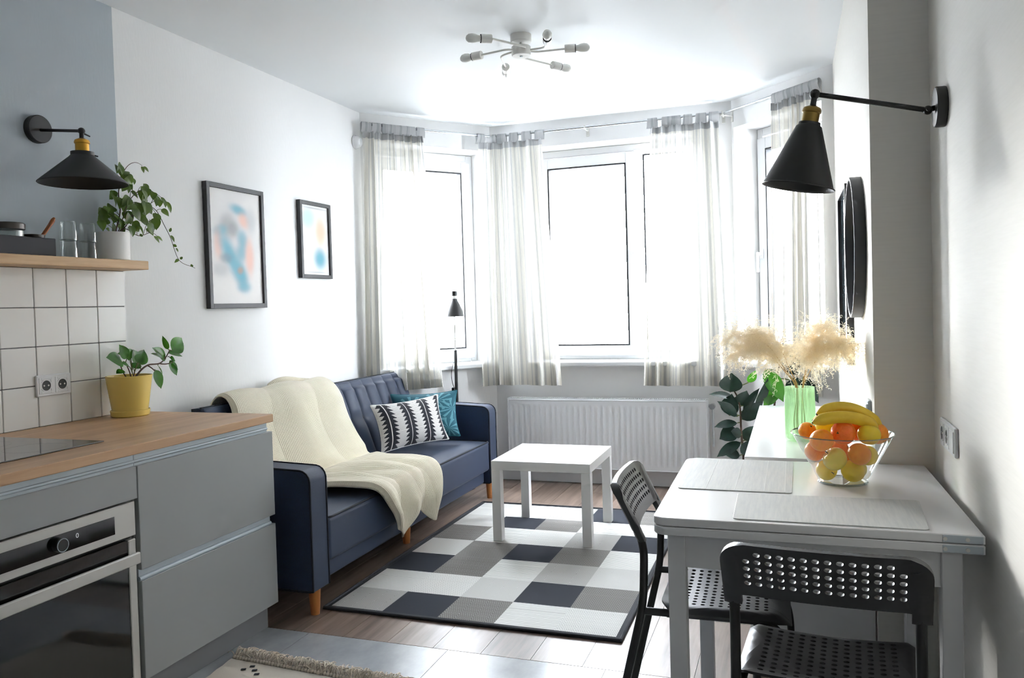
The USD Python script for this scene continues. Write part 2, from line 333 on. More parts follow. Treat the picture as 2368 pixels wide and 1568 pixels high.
struct('wall_back', cbox(XL-.25, XN+.25, YB-.25, YB, 0, ZC, 0), 'wall_paint', smooth=False)
ceil_poly = room.buffer(.24, join_style=2)
struct('ceiling', prism(ceil_poly, ZC, ZC+.2), 'ceiling_satin', smooth=False)
fl = struct('floor', prism(ceil_poly, -.15, -.006), 'floor_base', smooth=False)
rng = random.Random(4)
YF = 2.727
wood = room.intersection(sbox(-4, YF+.0015, 2, 7))
k = 0
for i in range(-1, 16):                                   # laminate planks run towards the windows
    x0 = -2.869+.1945*i; y = YF-[.0, .75, .33, 1.02][i % 4]-.0
    while y < 5.7:
        y1 = y+1.28
        pl = wood.intersection(sbox(x0+.0008, y+.0008, x0+.1937, y1-.0008))
        if pl.area > 1e-3: obj('plank', prism(pl, -.006, 0), 'plank_wood', fl, smooth=False)
        y = y1
tiles_area = room.intersection(sbox(-4, YB, 2, YF-.0015))
for i in range(-3, 4):                                    # square stone-look tiles by the kitchen
    for j in range(9):
        t = tiles_area.intersection(sbox(-1.250+.606*i+.001, YF-.606*(j+1)+.001, -1.250+.606*(i+1)-.001, YF-.606*j-.001))
        if t.area > 1e-3: obj('tile', prism(t, -.006, 0), 'floor_tile', fl, smooth=False)
# baseboards
struct('baseboard_bay_front', bay(1, cbox(.02, BL[1]-.02, -.02, 0, 0, .115, .003)), 'pvc_white')
struct('baseboard_bay_left', bay(0, cbox(.02, BL[0]-.01, -.016, 0, 0, .07, .003)), 'pvc_white')
struct('baseboard_bay_right', bay(2, cbox(.01, BL[2]-.02, -.016, 0, 0, .07, .003)), 'pvc_white')
struct('baseboard_left', cbox(XL, XL+.016, YK+.02, 4.77, 0, .07, .003), 'pvc_white')
struct('baseboard_right', cbox(XR-.016, XR, YP+.002, 4.95, 0, .07, .003), 'pvc_white')
struct('baseboard_nook', cbox(XN-.016, XN, YB, YP-.02, 0, .07, .003), 'pvc_white')
# backsplash tiles on the kitchen wall: parts of that wall
obj('grout', cbox(XL, XL+.004, .9, YK-.001, .88, 1.487, 0), 'grout_grey', wk, smooth=False)
tw = .1463
for i in range(12):
    y1 = YK-tw*i
    for z0, z1 in ((.8795, 1.0375), (1.0375, 1.186), (1.186, 1.335), (1.335, 1.487)):
        if z1-z0 > .02: obj('tile', cbox(XL+.001, XL+.009, y1-tw+.0016, y1-.0016*(i > 0), z0+.0016, z1-.0016, .0018), 'wall_tile', wk, smooth=False)
# ------------------------------------------------------------------ windows
FO0, FO1 = .20, .27                                        # frame depth in the opening
def ring(u0, u1, z0, z1, w, o0, o1, c=.004):
    return J(cbox(u0, u0+w, o0, o1, z0, z1, c), cbox(u1-w, u1, o0, o1, z0, z1, c), cbox(u0+w-.001, u1-w+.001, o0, o1, z0, z0+w, c), cbox(u0+w-.001, u1-w+.001, o0, o1, z1-w, z1, c))
def window(i, lights, name, handle=None):
    u0, u1 = OPEN[i]
    w = thing(name, None, None, bayp(i, (u0+u1)/2, .2, ZS), kind='structure')
    obj('frame', bay(i, ring(u0+.001, u1-.001, ZS+.032, ZT-.001, .052, FO0, FO1)), 'pvc_white', w)
    for (a, b, z0, z1, sash) in lights:
        if sash:
            obj('sash', bay(i, ring(a-.082, b+.082, z0-.082, z1+.082, .078, FO0-.018, FO1-.01)), 'pvc_white', w)
        obj('gasket', bay(i, ring(a-.005, b+.005, z0-.006, z1+.006, .009, FO0-.001 if not sash else FO0-.0195, FO0+.03, 0)), 'gasket', w, smooth=False)
        obj('pane', bay(i, cbox(a-.004, b+.004, FO0+.02, FO0+.03, z0-.004, z1+.004, 0)), 'window_glass', w, smooth=False)
    for a, b in zip(lights, lights[1:]):
        obj('mullion', bay(i, cbox(a[1]+.06, b[0]-.02, FO0-.004, FO1, ZS+.06, ZT-.04, .004)), 'pvc_white', w)
    if handle:
        hu, hz, s = handle
        h = obj('handle', bay(i, J(rbox(hu-.015, hu+.015, FO0-.030, FO0-.016, hz-.035, hz+.035, .006), cyl((hu, FO0-.026, hz), (hu, FO0-.062, hz), .010), rbox(hu-.010, hu+.010, FO0-.068, FO0-.05, hz-.125, hz+.012, .008))), 'pvc_white', w)
    obj('sill', bay(i, cbox(u0-.0 if i else -.02, u1+.0, -.055, FO0+.01, ZS-.002, ZS+.032, .006)), 'pvc_white', w)
    return w
window(0, [(.185, .815, .985, 2.288, True)], 'window_1')
window(1, [(.39, .968, .985, 2.292, True), (1.10, 1.375, .935, 2.345, False)], 'window_2', (1.02, 1.64, 1))
window(2, [(.118, .63, .985, 2.282, True)], 'window_3', (.066, 1.59, 1))
# street beyond the windows
struct('ground', cbox(-90, 90, 7, 120, -7.2, -7, 0), 'asphalt', smooth=False)
bb = thing('brick_building', 'orange brick and grey plaster house outside the right-hand bay window', 'building', (4.0, 11.4, -7))
obj('wall', cbox(.07, .418, 11.0, 20, -7, 10, 0), 'plaster_grey', bb, smooth=False)
obj('brick_wall', cbox(.42, .55, 10.98, 20, -7, 10, 0), 'brick_orange', bb, smooth=False, label='strip of orange brick wall')
obj('wall', cbox(.552, 8, 11.0, 20, -7, 10, 0), 'plaster_grey', bb, smooth=False)
for x in (1.2, 3.0, 4.8, 6.4):
    for z in (-5.2, -2.0, 1.2, 4.4, 7.4):
        f_ = obj('window', ring(x, x+1.0, z, z+1.6, .07, 10.97, 11.02, 0), 'pvc_white', bb, smooth=False); obj('pane', cbox(x+.07, x+.93, 10.985, 10.995, z+.07, z+1.53, 0), 'black_glass', f_, smooth=False)
obj('cornice', cbox(-.03, 8.1, 10.85, 20.1, 10, 10.3, .03), 'facade_pale', bb, smooth=False)
# ------------------------------------------------------------------ kitchen run
XF = -2.006                                                # front plane of the drawers
YD0, YD1, YO0 = 2.022, 2.737, 1.42                         # drawer unit, oven unit
t = thing('drawer_cabinet', 'grey handleless drawer cabinet with two deep drawers at the end of the counter', 'cabinet', (-2.35, 2.38, 0))
obj('body', J(cbox(XL+.02, XF-.022, YD0, YD1-.006, .10, .845, .001)), 'cabinet_grey', t)
obj('drawer', cbox(XF-.02, XF, YD0+.003, YD1, .107, .432, .0015), 'cabinet_grey', t)
obj('drawer', cbox(XF-.02, XF, YD0+.003, YD1, .468, .808, .0015), 'cabinet_grey', t)
obj('grip_rail', J(cbox(XF-.021, XF-.012, YD0+.002, YD1-.02, .43, .47, .001), cyl((XF-.013, YD0+.002, .437), (XF-.013, YD1-.02, .437), .009)), 'alu', t, label='brushed metal grip rail between the drawers')
obj('grip_rail', J(cbox(XF-.032, XF-.012, YD0+.0, YD1-.02, .800, .8475, .001), cyl((XF-.014, YD0+.0, .822), (XF-.014, YD1-.02, .822), .006)), 'alu', t)
obj('plinth', cbox(XF-.066, XF-.05, YD0, YD1-.006, .0, .10, .001), 'plinth_grey', t)
t = thing('oven_cabinet', 'grey cabinet housing the built-in oven under the hob', 'cabinet', (-2.35, 1.72, 0))
obj('body', J(cbox(XL+.02, XF-.03, YO0, YO0+.008, .1, .845, .001), cbox(XL+.02, XF-.03, YD0-.009, YD0-.001, .1, .845, .001), cbox(XL+.02, XF-.03, YO0, YD0-.001, .825, .845, .001), cbox(XL+.02, XL+.03, YO0, YD0-.001, .1, .845, .001), cbox(XL+.02, XF-.03, YO0, YD0-.001, .1, .112, .001)), 'cabinet_grey', t)
obj('front_panel', cbox(XF-.02, XF, YO0, YD0-.001, .704, .808, .0015), 'cabinet_grey', t)
obj('grip_rail', J(cbox(XF-.032, XF-.012, YO0, YD0-.0005, .800, .8475, .001), cyl((XF-.014, YO0, .822), (XF-.014, YD0-.0005, .822), .006)), 'alu', t)
obj('plinth', cbox(XF-.066, XF-.05, YO0, YD0-.001, .0, .10, .001), 'plinth_grey', t)
t = thing('base_cabinet', 'plain grey base cabinet nearest the camera, left of the oven', 'cabinet', (-2.35, 1.0, 0))
obj('body', cbox(XL+.02, XF-.022, .62, YO0-.002, .1, .845, .001), 'cabinet_grey', t)
obj('door', cbox(XF-.02, XF, .622, YO0-.003, .107, .808, .0015), 'cabinet_grey', t)
obj('plinth', cbox(XF-.066, XF-.05, .62, YO0-.002, .0, .10, .001), 'plinth_grey', t)
t = thing('worktop', 'oak-look kitchen worktop with the black hob set into it', 'worktop', (-2.35, 1.66, .847))
obj('slab', cbox(XL+.005, XF+.012, .6, YD1-.006, .848, .880, .0025), 'oak', t)
t = thing('hob', 'black glass cooking hob set flush in the oak worktop', 'hob', (-2.37, 1.74, .88))
obj('glass_top', cbox(-2.615, -2.150, 1.45, 2.036, .8802, .8842, .002), 'hob_glass', t)
for x, y, r in ((-2.49, 1.6, .09), (-2.27, 1.6, .075), (-2.49, 1.88, .075), (-2.27, 1.88, .09)):
    obj('cooking_zone', lathe([(r, 0), (r+.0006, 0), (r+.0006, .0001), (r, .0001), (r, 0)], 40, (x, y, .8842)), 'hob_glass', t)
OY0, OY1 = 1.43, 2.012
t = thing('oven', 'built-in steel oven with black glass door below the worktop', 'oven', (-2.2, 1.72, .12))
obj('body', cbox(-2.55, XF-.03, OY0+.012, OY1-.012, .118, .698, .002), 'cabinet_inside', t)
obj('control_panel', cbox(XF-.028, XF-.004, OY0, OY1, .588, .697, .002), 'steel', t)
cp = obj('display', cbox(XF-.006, XF-.0025, 1.50, 1.928, .612, .668, .0005), 'black_glass', t)
obj('knob', J(lathe([(0, 0), (.021, 0), (.021, .018), (.019, .020), (0, .020)], 32, (XF-.003, 1.722, .640), (1, 0, 0))), 'black_metal', t)
obj('knob_ring', lathe([(.0175, .0195), (.0195, .0195), (.0195, .0212), (.0175, .0212), (.0175, .0195)], 32, (XF-.003, 1.722, .640), (1, 0, 0)), 'alu', t)
dg = meshkit.text_mesh('0', .013, .0004); dg = moved(dg, np.array([[0, 0, 1], [1, 0, 0], [0, 1, 0]]), (XF-.0024, 1.783, .642))
obj('digit', dg, 'lit_digit', t, smooth=False, label='white lit digit on the display')
d_ = obj('door', J(cbox(XF-.028, XF-.006, OY0, OY0+.03, .12, .576, .002), cbox(XF-.028, XF-.006, OY1-.03, OY1, .12, .576, .002), cbox(XF-.028, XF-.006, OY0+.029, OY1-.029, .12, .135, .002)), 'steel', t)
obj('door_glass', cbox(XF-.026, XF-.010, OY0+.028, OY1-.028, .133, .577, .001), 'black_glass', d_)
obj('handle', J(cbox(XF+.002, XF+.016, OY0+.002, OY1-.002, .498, .534, .003), cbox(XF-.008, XF+.004, OY0+.01, OY0+.03, .506, .526, .002), cbox(XF-.008, XF+.004, OY1-.03, OY1-.01, .506, .526, .002)), 'steel', d_)
# sockets over the worktop
def socket_plate(c, n, ax, name, label, gangs, kinds=None):
    """a wall plate: c centre on the wall, ax unit vector along the wall, n out of the wall"""
    c, ax, n = (np.asarray(v, float) for v in (c, ax, n)); R = np.stack([ax, np.cross(n, ax)*0+np.array([0, 0, 1.]), n], 1)
    t = thing(name, label, 'socket' , c)
    w = .0715*gangs+.010; g = lambda m: moved(m, R, c)
    obj('plate', g(cbox(-w/2, w/2, -.041, .041, 0, .010, .003)), 'pvc_white', t)
    for k in range(gangs):
        x = (k-(gangs-1)/2)*.0715
        if kinds and kinds[k] == 's':
            obj('rocker', g(cbox(x-.030, x+.030, -.030, .030, .008, .0125, .002)), 'pvc_white', t); continue
        i_ = obj('insert', g(J(cbox(x-.031, x-.021, -.031, .031, .009, .0118, .001), cbox(x+.021, x+.031, -.031, .031, .009, .0118, .001), cbox(x-.022, x+.022, .021, .031, .009, .0118, .001), cbox(x-.022, x+.022, -.031, -.021, .009, .0118, .001), moved(lathe([(.0195, 0), (.024, 0), (.024, .0025), (.0195, .0025), (.0195, 0)], 32), None, (x, 0, .0095)))), 'pvc_white', t)
        obj('well', g(moved(lathe([(0, 0), (.0195, 0), (.0195, .0015), (0, .0005)], 32), None, (x, 0, .0098))), 'cabinet_inside', i_)
        obj('contact', g(J(*[moved(lathe([(0, 0), (.0035, 0), (.0035, .0012), (0, .0012)], 12), None, (x+s*.0095, 0, .0108)) for s in (-1, 1)])), 'steel', i_)
    return t
socket_plate((XL+.009, 2.331, 1.036), (1, 0, 0), (0, 1, 0), 'wall_socket', 'white double wall socket on the kitchen wall tiles', 2)
socket_plate((XN, 2.525, .885), (-1, 0, 0), (0, -1, 0), 'socket_strip', 'white triple wall plate with two sockets and a rocker beside the dining table', 3, 'pps')
t = thing('wall_switch', 'narrow light switch on the wall edge behind the fruit bowl', 'switch', (XR, 2.935, .90))
obj('plate', cbox(XR-.012, XR, 2.89, 2.972, .858, .940, .003), 'alu', t)
obj('rocker', cbox(XR-.017, XR-.010, 2.903, 2.959, .871, .927, .002), 'pvc_white', t)
# shelf
t = thing('wall_shelf', 'light oak wall shelf above the kitchen tiles', 'shelf', (-2.645, 1.8, 1.487))
obj('board', cbox(XL+.0005, -2.570, .9, 2.702, 1.487, 1.523, .002), 'oak_shelf', t)

# ------------------------------------------------------------------ radiator
t = thing('radiator', 'long white ribbed panel radiator under the front bay window', 'radiator', (-1.26, 5.54, .1))
RX0, RX1, RZ0, RZ1, RYF = -1.975, -.548, .118, .612, 5.478
nu, nv = 331, 40
U, V = np.meshgrid(np.linspace(RX0+.006, RX1-.006, nu), np.linspace(RZ0+.006, RZ1-.006, nv), indexing='ij')
ph = ((U-RX0-.03)/(RX1-RX0-.06))*33
edge = np.clip((V-RZ0-.035)/.012, 0, 1)*np.clip((RZ1-.045-V)/.012, 0, 1)*((U > RX0+.03) & (U < RX1-.03))
dep = .0042*edge*np.clip(1.3*np.sin(np.pi*2*ph)+.2, 0, 1)
P = np.stack([U, RYF-.0+dep, V], -1)
obj('front_panel', J(thick(P[::-1], -.0015), ring(RX0, RX1, RZ0, RZ1, .012, RYF-.002, RYF+.012, .004)), 'radiator_white', t, smooth=50)
obj('back_panel', cbox(RX0, RX1, 5.548, 5.56, RZ0, RZ1, .003), 'radiator_white', t)
obj('side_cover', cbox(RX0-.003, RX0+.002, RYF+.008, 5.558, RZ0+.01, RZ1+.004, .002), 'radiator_white', t)
obj('side_cover', cbox(RX1-.002, RX1+.003, RYF+.008, 5.558, RZ0+.01, RZ1+.004, .002), 'radiator_white', t)
sl = [cbox(RX0, RX1, RYF+.004, RYF+.014, RZ1, RZ1+.006, .001), cbox(RX0, RX1, 5.548, 5.558, RZ1, RZ1+.006, .001)]
for k in range(96):
    x = RX0+.02+k*(RX1-RX0-.04)/95; sl.append(cbox(x-.0035, x+.0035, RYF+.012, 5.55, RZ1+.001, RZ1+.005, 0))
obj('top_grille', J(*sl), 'radiator_white', t, smooth=False)
obj('fins', J(*[cbox(x-.004, x+.004, RYF+.02, 5.54, RZ0+.02, RZ1-.01, 0) for x in np.linspace(RX0+.03, RX1-.03, 48)]), 'radiator_white', t, smooth=False, kind='stuff')
obj('valve', J(cyl((RX1, 5.52, .575), (RX1+.045, 5.52, .575), .012), cyl((RX1+.03, 5.52, .575), (RX1+.03, 5.47, .575), .019), cyl((RX1+.03, 5.52, .575), (RX1+.03, 5.52, .30), .008)), 'chrome', t)
obj('bracket', J(*[cbox(x-.02, x+.02, 5.552, 5.579, .2, .55, .002) for x in (-1.75, -.78)]), 'radiator_white', t)

# ------------------------------------------------------------------ rugs
RGX = [-1.915, -1.667, -1.411, -1.162, -.908, -.661]; RGY = [2.985, 3.226, 3.49, 3.765, 4.03, 4.31, 4.543, 4.83]
t = thing('checked_rug', 'flat-woven rug of white, grey and charcoal checks under the coffee table', 'rug', (-1.29, 3.9, 0))
W_, D_, G_, L_, B_ = 'W', 'D', 'G', 'L', 'B'
CH = ['lDgws', 'wsLDg', 'DgwlL', 'LgDgw', 'gwslD', 'LDgww', 'wslDg']     # near row first
n = 84; rows = []; 
xs = np.concatenate([np.linspace(a, b, n, endpoint=False)+(b-a)/n/2 for a, b in zip(RGX, RGX[1:])]); ys = np.concatenate([np.linspace(a, b, n, endpoint=False)+(b-a)/n/2 for a, b in zip(RGY, RGY[1:])])
XX, YY = np.meshgrid(np.r_[RGX[0], xs, RGX[-1]], np.r_[RGY[0], ys, RGY[-1]], indexing='ij')
ci = np.clip(np.searchsorted(RGX, XX, 'right')-1, 0, 4); ri = np.clip(np.searchsorted(RGY, YY, 'right')-1, 0, 6)
wh, dk, gy, mg = (np.array(S(*c)) for c in ((226, 225, 221), (46, 49, 57), (118, 114, 110), (150, 150, 150)))
ix = np.floor((XX-RGX[0])/.0031).astype(int); iy = np.floor((YY-RGY[0])/.0031).astype(int)
col = np.zeros(XX.shape+(3,)); chk = np.array([[ord(c) for c in r] for r in CH])[ri, ci]
ribx = ((iy % 5) < 1)[..., None]; dots = (((ix//1+iy//2*1) % 3 == 0) & (iy % 2 == 0))[..., None]; dots2 = (((ix+iy) % 2) == 0)[..., None]
col = np.where((chk == ord('w'))[..., None], np.where(ribx, wh*.52, wh), col)
col = np.where((chk == ord('s'))[..., None], np.where(dots, wh*.45, wh), col)
col = np.where((chk == ord('L'))[..., None], np.where(dots2, wh*.55, wh*.95), col)
col = np.where((chk == ord('l'))[..., None], np.where(dots2, gy*.8, wh*.9), col)
col = np.where((chk == ord('g'))[..., None], np.where(dots, wh*.55, gy*.85), col)
col = np.where((chk == ord('D'))[..., None], np.where(dots2, dk*.9, dk), col)
ZZ = .0095+.0008*meshkit.noise(np.stack([XX*9, YY*9, XX*0], -1))
obj('woven_field', grid(np.stack([XX, YY, ZZ], -1)), 'rug_weave', t, smooth=False, tint=col.reshape(-1, 3))
obj('backing', cbox(RGX[0]-.028, RGX[-1]+.028, RGY[0]-.028, RGY[-1]+.028, .001, .009, .002), 'rug_binding', t)
obj('binding', J(*[tube(spline(p, 30), .0065, 8) for p in ([(RGX[0]-.022, RGY[0]-.022, .008), (-1.3, RGY[0]-.024, .0085), (RGX[-1]+.022, RGY[0]-.022, .008)], [(RGX[0]-.022, RGY[-1]+.022, .008), (-1.3, RGY[-1]+.024, .0085), (RGX[-1]+.022, RGY[-1]+.022, .008)], [(RGX[0]-.022, RGY[0]-.022, .008), (RGX[0]-.028, 3.9, .009), (RGX[0]-.022, RGY[-1]+.022, .008)], [(RGX[-1]+.022, RGY[0]-.022, .008), (RGX[-1]+.020, 3.9, .0085), (RGX[-1]+.022, RGY[-1]+.022, .008)])]), 'rug_binding', t)
t = thing('cotton_rug', 'cream cotton rug with knotted fringe on the tiles by the kitchen', 'rug', (-1.6, 1.95, 0))
AX, AY = np.array([-1.995, 2.425]), np.array([-1.24, 2.375]); ev = (AY-AX)/np.linalg.norm(AY-AX); nv_ = np.array([.10, -.995])
gu, gv = 60, 60; U, V = np.meshgrid(np.linspace(0, .756, gu), np.linspace(0, 1.1, gv), indexing='ij')
P = np.stack([AX[0]+ev[0]*U+nv_[0]*V, AX[1]+ev[1]*U+nv_[1]*V, .008+.0012*np.sin(V*420)], -1)
cc = np.tile(np.array(S(214, 205, 192)), (gu*gv, 1))
obj('woven_field', thick(P[:, ::-1], .007), 'cotton', t, smooth=60)
rng = np.random.default_rng(11); kn, tl = [], []
for u in np.arange(.01, .75, .0135):
    b = np.array([AX[0]+ev[0]*u, AX[1]+ev[1]*u, .010]); o = -nv_
    kn.append(moved(trimesh.creation.icosphere(1, .0075), None, b+[o[0]*.008, o[1]*.008, .001]))
    for q in range(9):
        a = rng.normal(0, .5); L = rng.uniform(.04, .078); d = o*math.cos(a)+ev*math.sin(a); p0 = b+[o[0]*.01, o[1]*.01, 0]
        pts = [p0, p0+[d[0]*L*.5, d[1]*L*.5, rng.uniform(.006, .026)], p0+[d[0]*L+rng.normal(0, .004), d[1]*L+rng.normal(0, .004), rng.uniform(-.006, .01)]]
        tl.append(tube(spline(pts, 6), np.linspace(.0026, .0012, 6), 5))
obj('fringe', J(*tl), 'cotton_cord', t, kind='stuff'); obj('knots', J(*kn), 'cotton_cord', t, kind='stuff')
for u, v in ((.12, .030), (.145, .052), (.10, .06), (.17, .075)):
    q = AX+ev*u+nv_*v; obj('woven_mark', moved(cbox(-.009, .009, -.006, .006, 0, .003, .001), rz(.4), (q[0], q[1], .0085)), 'rug_binding', t)

# ------------------------------------------------------------------ coffee table
TX, TY, TA = -1.562, 4.045, .009
t = thing('coffee_table', 'square white coffee table standing on the checked rug', 'coffee table', (TX+.275, TY+.275, .011))
g = lambda m: moved(m, rz(TA), (TX, TY, .0105))
obj('tabletop', g(cbox(0, .55, 0, .55, .39, .4395, .0012)), 'white_lacquer', t)
for x in (.0, .5):
    for y in (.0, .5): obj('leg', g(cbox(x, x+.05, y, y+.05, 0, .3895, .0012)), 'white_lacquer', t)

# ------------------------------------------------------------------ sofa
t = thing('sofa', 'navy blue tufted two-seat sofa bed on wooden legs along the left wall', 'sofa', (-2.3, 3.95, 0))
SY0, SY1, SXF, SXB = 2.835, 5.045, -1.905, -2.63
obj('base', rbox(SXB+.01, SXF-.035, SY0+.10, SY1-.15, .122, .215, .015), 'sofa_fabric', t)
def arm(y0, y1, SXB=SXB):
    pf = Polygon([(SXB, .118), (SXF, .118), (SXF, .625), (SXB, .650)]); a = pf.buffer(-.05, join_style=1).buffer(.05, join_style=1, quad_segs=6)
    a = a.union(sbox(SXB, .118, SXB+.1, .645)).union(sbox(SXF-.12, .118, SXF, .3))
    a = shapely.simplify(a, .0008)
    body = manifold3d.Manifold.hull_points(np.vstack([np.array([[x, y, z] for x, z in np.array(a.buffer(-d, join_style=1).exterior.coords)]) for y, d in ((y0, .006), (y0+.006, 0), (y1-.006, 0), (y1, .006))]))
    m = obj('arm', totri(body), 'sofa_fabric', t, smooth=40)
    ex = np.array(a.exterior.coords); ex = ex[(ex[:, 1] > .13)]
    i0 = np.argmax(np.linalg.norm(np.roll(ex, 1, 0)-ex, axis=1)); 
    for y in (y0+.002, y1-.002):
        pr_ = Polygon(a.exterior).exterior; L = [pr_.interpolate(s, normalized=True) for s in np.linspace(0, 1, 140)]
        pts = np.array([(p.x, y, p.y) for p in L])
        obj('piping', tube(np.vstack([pts, pts[1]]), .0045, 6, cap=False), 'sofa_piping', m)
arm(SY0, SY0+.125); arm(SY1-.125, SY1, -2.47)
ys0, ysm, ys1 = SY0+.128, 4.045, SY1-.128
def seat(y0, y1):
    n1, n2 = 60, 60; U, V = np.meshgrid(np.linspace(0, 1, n1), np.linspace(0, 1, n2), indexing='ij')
    c = rbox(-2.44, SXF, y0+.003, y1-.003, .205, .398, .022)
    m = obj('seat_cushion', c, 'sofa_fabric', t, smooth=45)
    dome = .020*(np.clip(4*U*(1-U), 0, 1)**.4)*(np.clip(4*V*(1-V), 0, 1)**.4)
    obj('seat_top', thick(np.stack([-2.43+.522*U, y0+.008+(y1-y0-.016)*V, .395+dome], -1), .01), 'sofa_fabric', m, smooth=True)
    pts = fillet([(-2.40, y0+.006, .398), (SXF-.003, y0+.006, .398), (SXF-.003, y1-.006, .398), (-2.40, y1-.006, .398)], .03)
    obj('piping', tube(pts, .005, 8), 'sofa_piping', m)
seat(ys0, ysm); seat(ysm, ys1)
B0, B1 = np.array([-2.375, .36]), np.array([-2.565, .862])                # foot and head of the leaning back, as x, z
bd = (B1-B0)/np.linalg.norm(B1-B0); bn = np.array([bd[1], -bd[0]])
def back(y0, y1, ch):
    n1, n2 = 26*ch, 70; U, V = np.meshgrid(np.linspace(0, 1, n1), np.linspace(0, 1, n2), indexing='ij')
    tq = (U*ch) % 1; q = np.floor(U*ch)
    row = np.exp(-((V-.55)/.07)**2)                                      # the button row pinches the channels
    puff = (np.clip(4*tq*(1-tq), 0, 1)**.45)*(1-.45*row)
    rim = np.clip(U/.012, 0, 1)**.5*np.clip((1-U)/.012, 0, 1)**.5*np.clip((1-V)/.05, 0, 1)**.4*np.clip(V/.02, 0, 1)**.5
    d = .030*puff*np.clip((.93-V)/.05, 0.25, 1)*rim+.014*rim
    s = V*np.linalg.norm(B1-B0)
    P = np.stack([B0[0]+bd[0]*s+bn[0]*d, y0+.002+(y1-y0-.004)*U, B0[1]+bd[1]*s+bn[1]*d], -1)
    m = obj('backrest', J(thick(P, .02)), 'sofa_fabric', t, smooth=True)
    shell = Polygon([tuple(B0), tuple(B1), (B1[0]-.045, B1[1]-.004), (SXB+.03, .70), (SXB+.03, .25), (B0[0]-.1, .25)])
    sh = prism(Polygon([(x, z) for x, z in shell.exterior.coords]), 0, y1-y0-.004); sh = moved(sh, np.array([[1, 0, 0], [0, 0, 1], [0, 1, 0]]), (0, y0+.002, 0)); sh.invert()
    obj('shell', sh, 'sofa_fabric', m, smooth=False)
    pts = [(B1[0]+.004, y0+.006, B1[1]-.002), (B1[0]+.004, y1-.006, B1[1]-.002)]
    obj('piping', tube(np.array(pts), .006, 8), 'sofa_piping', m)
    bt = []
    for k in range(1, ch):
        y = y0+(y1-y0)*k/ch; p = B0+bd*np.linalg.norm(B1-B0)*.55+bn*.018
        obj('button', lathe([(0, -.004), (.010, -.004), (.011, 0), (.007, .004), (0, .005)], 14, (p[0], y, p[1]), (bn[0], 0, bn[1])), 'sofa_piping', m)
back(ys0, 3.985, 7); back(3.985, ys1, 7)
for x, y in ((-1.945, 2.905), (-2.03, 3.93), (-1.945, 5.0), (-2.57, 2.905), (-2.48, 4.96)):
    obj('leg', J(cyl((x, y, 0), (x, y, .122), .019, .027)), 'leg_wood', t)

# ------------------------------------------------------------------ dining table, console, chairs
t = thing('dining_table', 'white folding dining table pushed against the right-hand wall', 'dining table', (.03, 2.4, 0))
DX0, DX1, DY0, DY1, DZ = -.342, .394, 2.003, 2.79, .75
rot = lambda m: moved(m, rz(-.012), (0, 0, 0))
tp = sbox(DX0, DY0, DX1, DY1).buffer(-.035).buffer(.035, quad_segs=8).union(sbox(DX1-.1, DY0, DX1, DY1))
tp = affinity.rotate(tp, .7, origin=(DX1, DY0))
def slab(poly, z0, z1, c=.002):
    r = lambda d, z: np.array([[x, y, z] for x, y in np.array(poly.buffer(-d, join_style=1).exterior.coords)])
    return hullpts(np.vstack([r(c, z0), r(0, z0+c), r(0, z1-c), r(c, z1)]))
obj('tabletop', slab(tp, DZ-.0205, DZ), 'table_white', t)
obj('folding_leaf', slab(tp, DZ-.044, DZ-.0225), 'table_white', t)
obj('frame', J(cbox(-.292, .335, 2.048, 2.066, .612, .7055, .001), cbox(-.292, .335, 2.722, 2.740, .612, .7055, .001), cbox(-.304, -.286, 2.05, 2.735, .612, .7055, .001), cbox(.328, .346, 2.05, 2.735, .612, .7055, .001)), 'table_white', t)
for x in (-.312, .312):
    for y in (2.04, 2.70): obj('leg', cbox(x, x+.044, y, y+.044, 0, .7055, .002), 'table_white', t)
for z in (DZ-.0105, DZ-.0335):
    h = obj('hinge', cbox(DX1-.085, DX1-.004, DY0-.0025, DY0+.002, z-.0085, z+.0085, .001), 'alu', t, label='metal folding hinge at the table corner')
    for x in (-.08, -.035): obj('screw', cyl((DX1+x, DY0-.0022, z), (DX1+x, DY0-.0045, z), .0045, n=12), 'steel', h)
t = thing('console', 'low white sideboard with a long top beyond the dining table', 'sideboard', (.04, 3.52, 0))
obj('top', cbox(-.165, XR-.002, 2.835, 4.215, .728, .75, .002), 'white_lacquer', t)
for y in (2.84, 3.50, 4.19): obj('side_panel', cbox(-.150, XR-.004, y, y+.02, .0, .7275, .001), 'white_lacquer', t)
for y in (2.862, 3.522):
    obj('drawer', cbox(-.158, -.140, y, y+.634, .38, .722, .001), 'white_lacquer', t); obj('drawer', cbox(-.158, -.140, y, y+.634, .04, .376, .001), 'white_lacquer', t)
def rounded(w, h, r): return sbox(-w/2+r, -h/2+r, w/2-r, h/2-r).buffer(r, quad_segs=8)
def holes(poly, xs, ys, r, skip=lambda i, j: False):
    hs = [affinity.scale(Point(x, y).buffer(r, quad_segs=4), 1.08, .92) for i, x in enumerate(xs) for j, y in enumerate(ys) if not skip(i, j)]
    return poly.difference(shapely.union_all(hs))
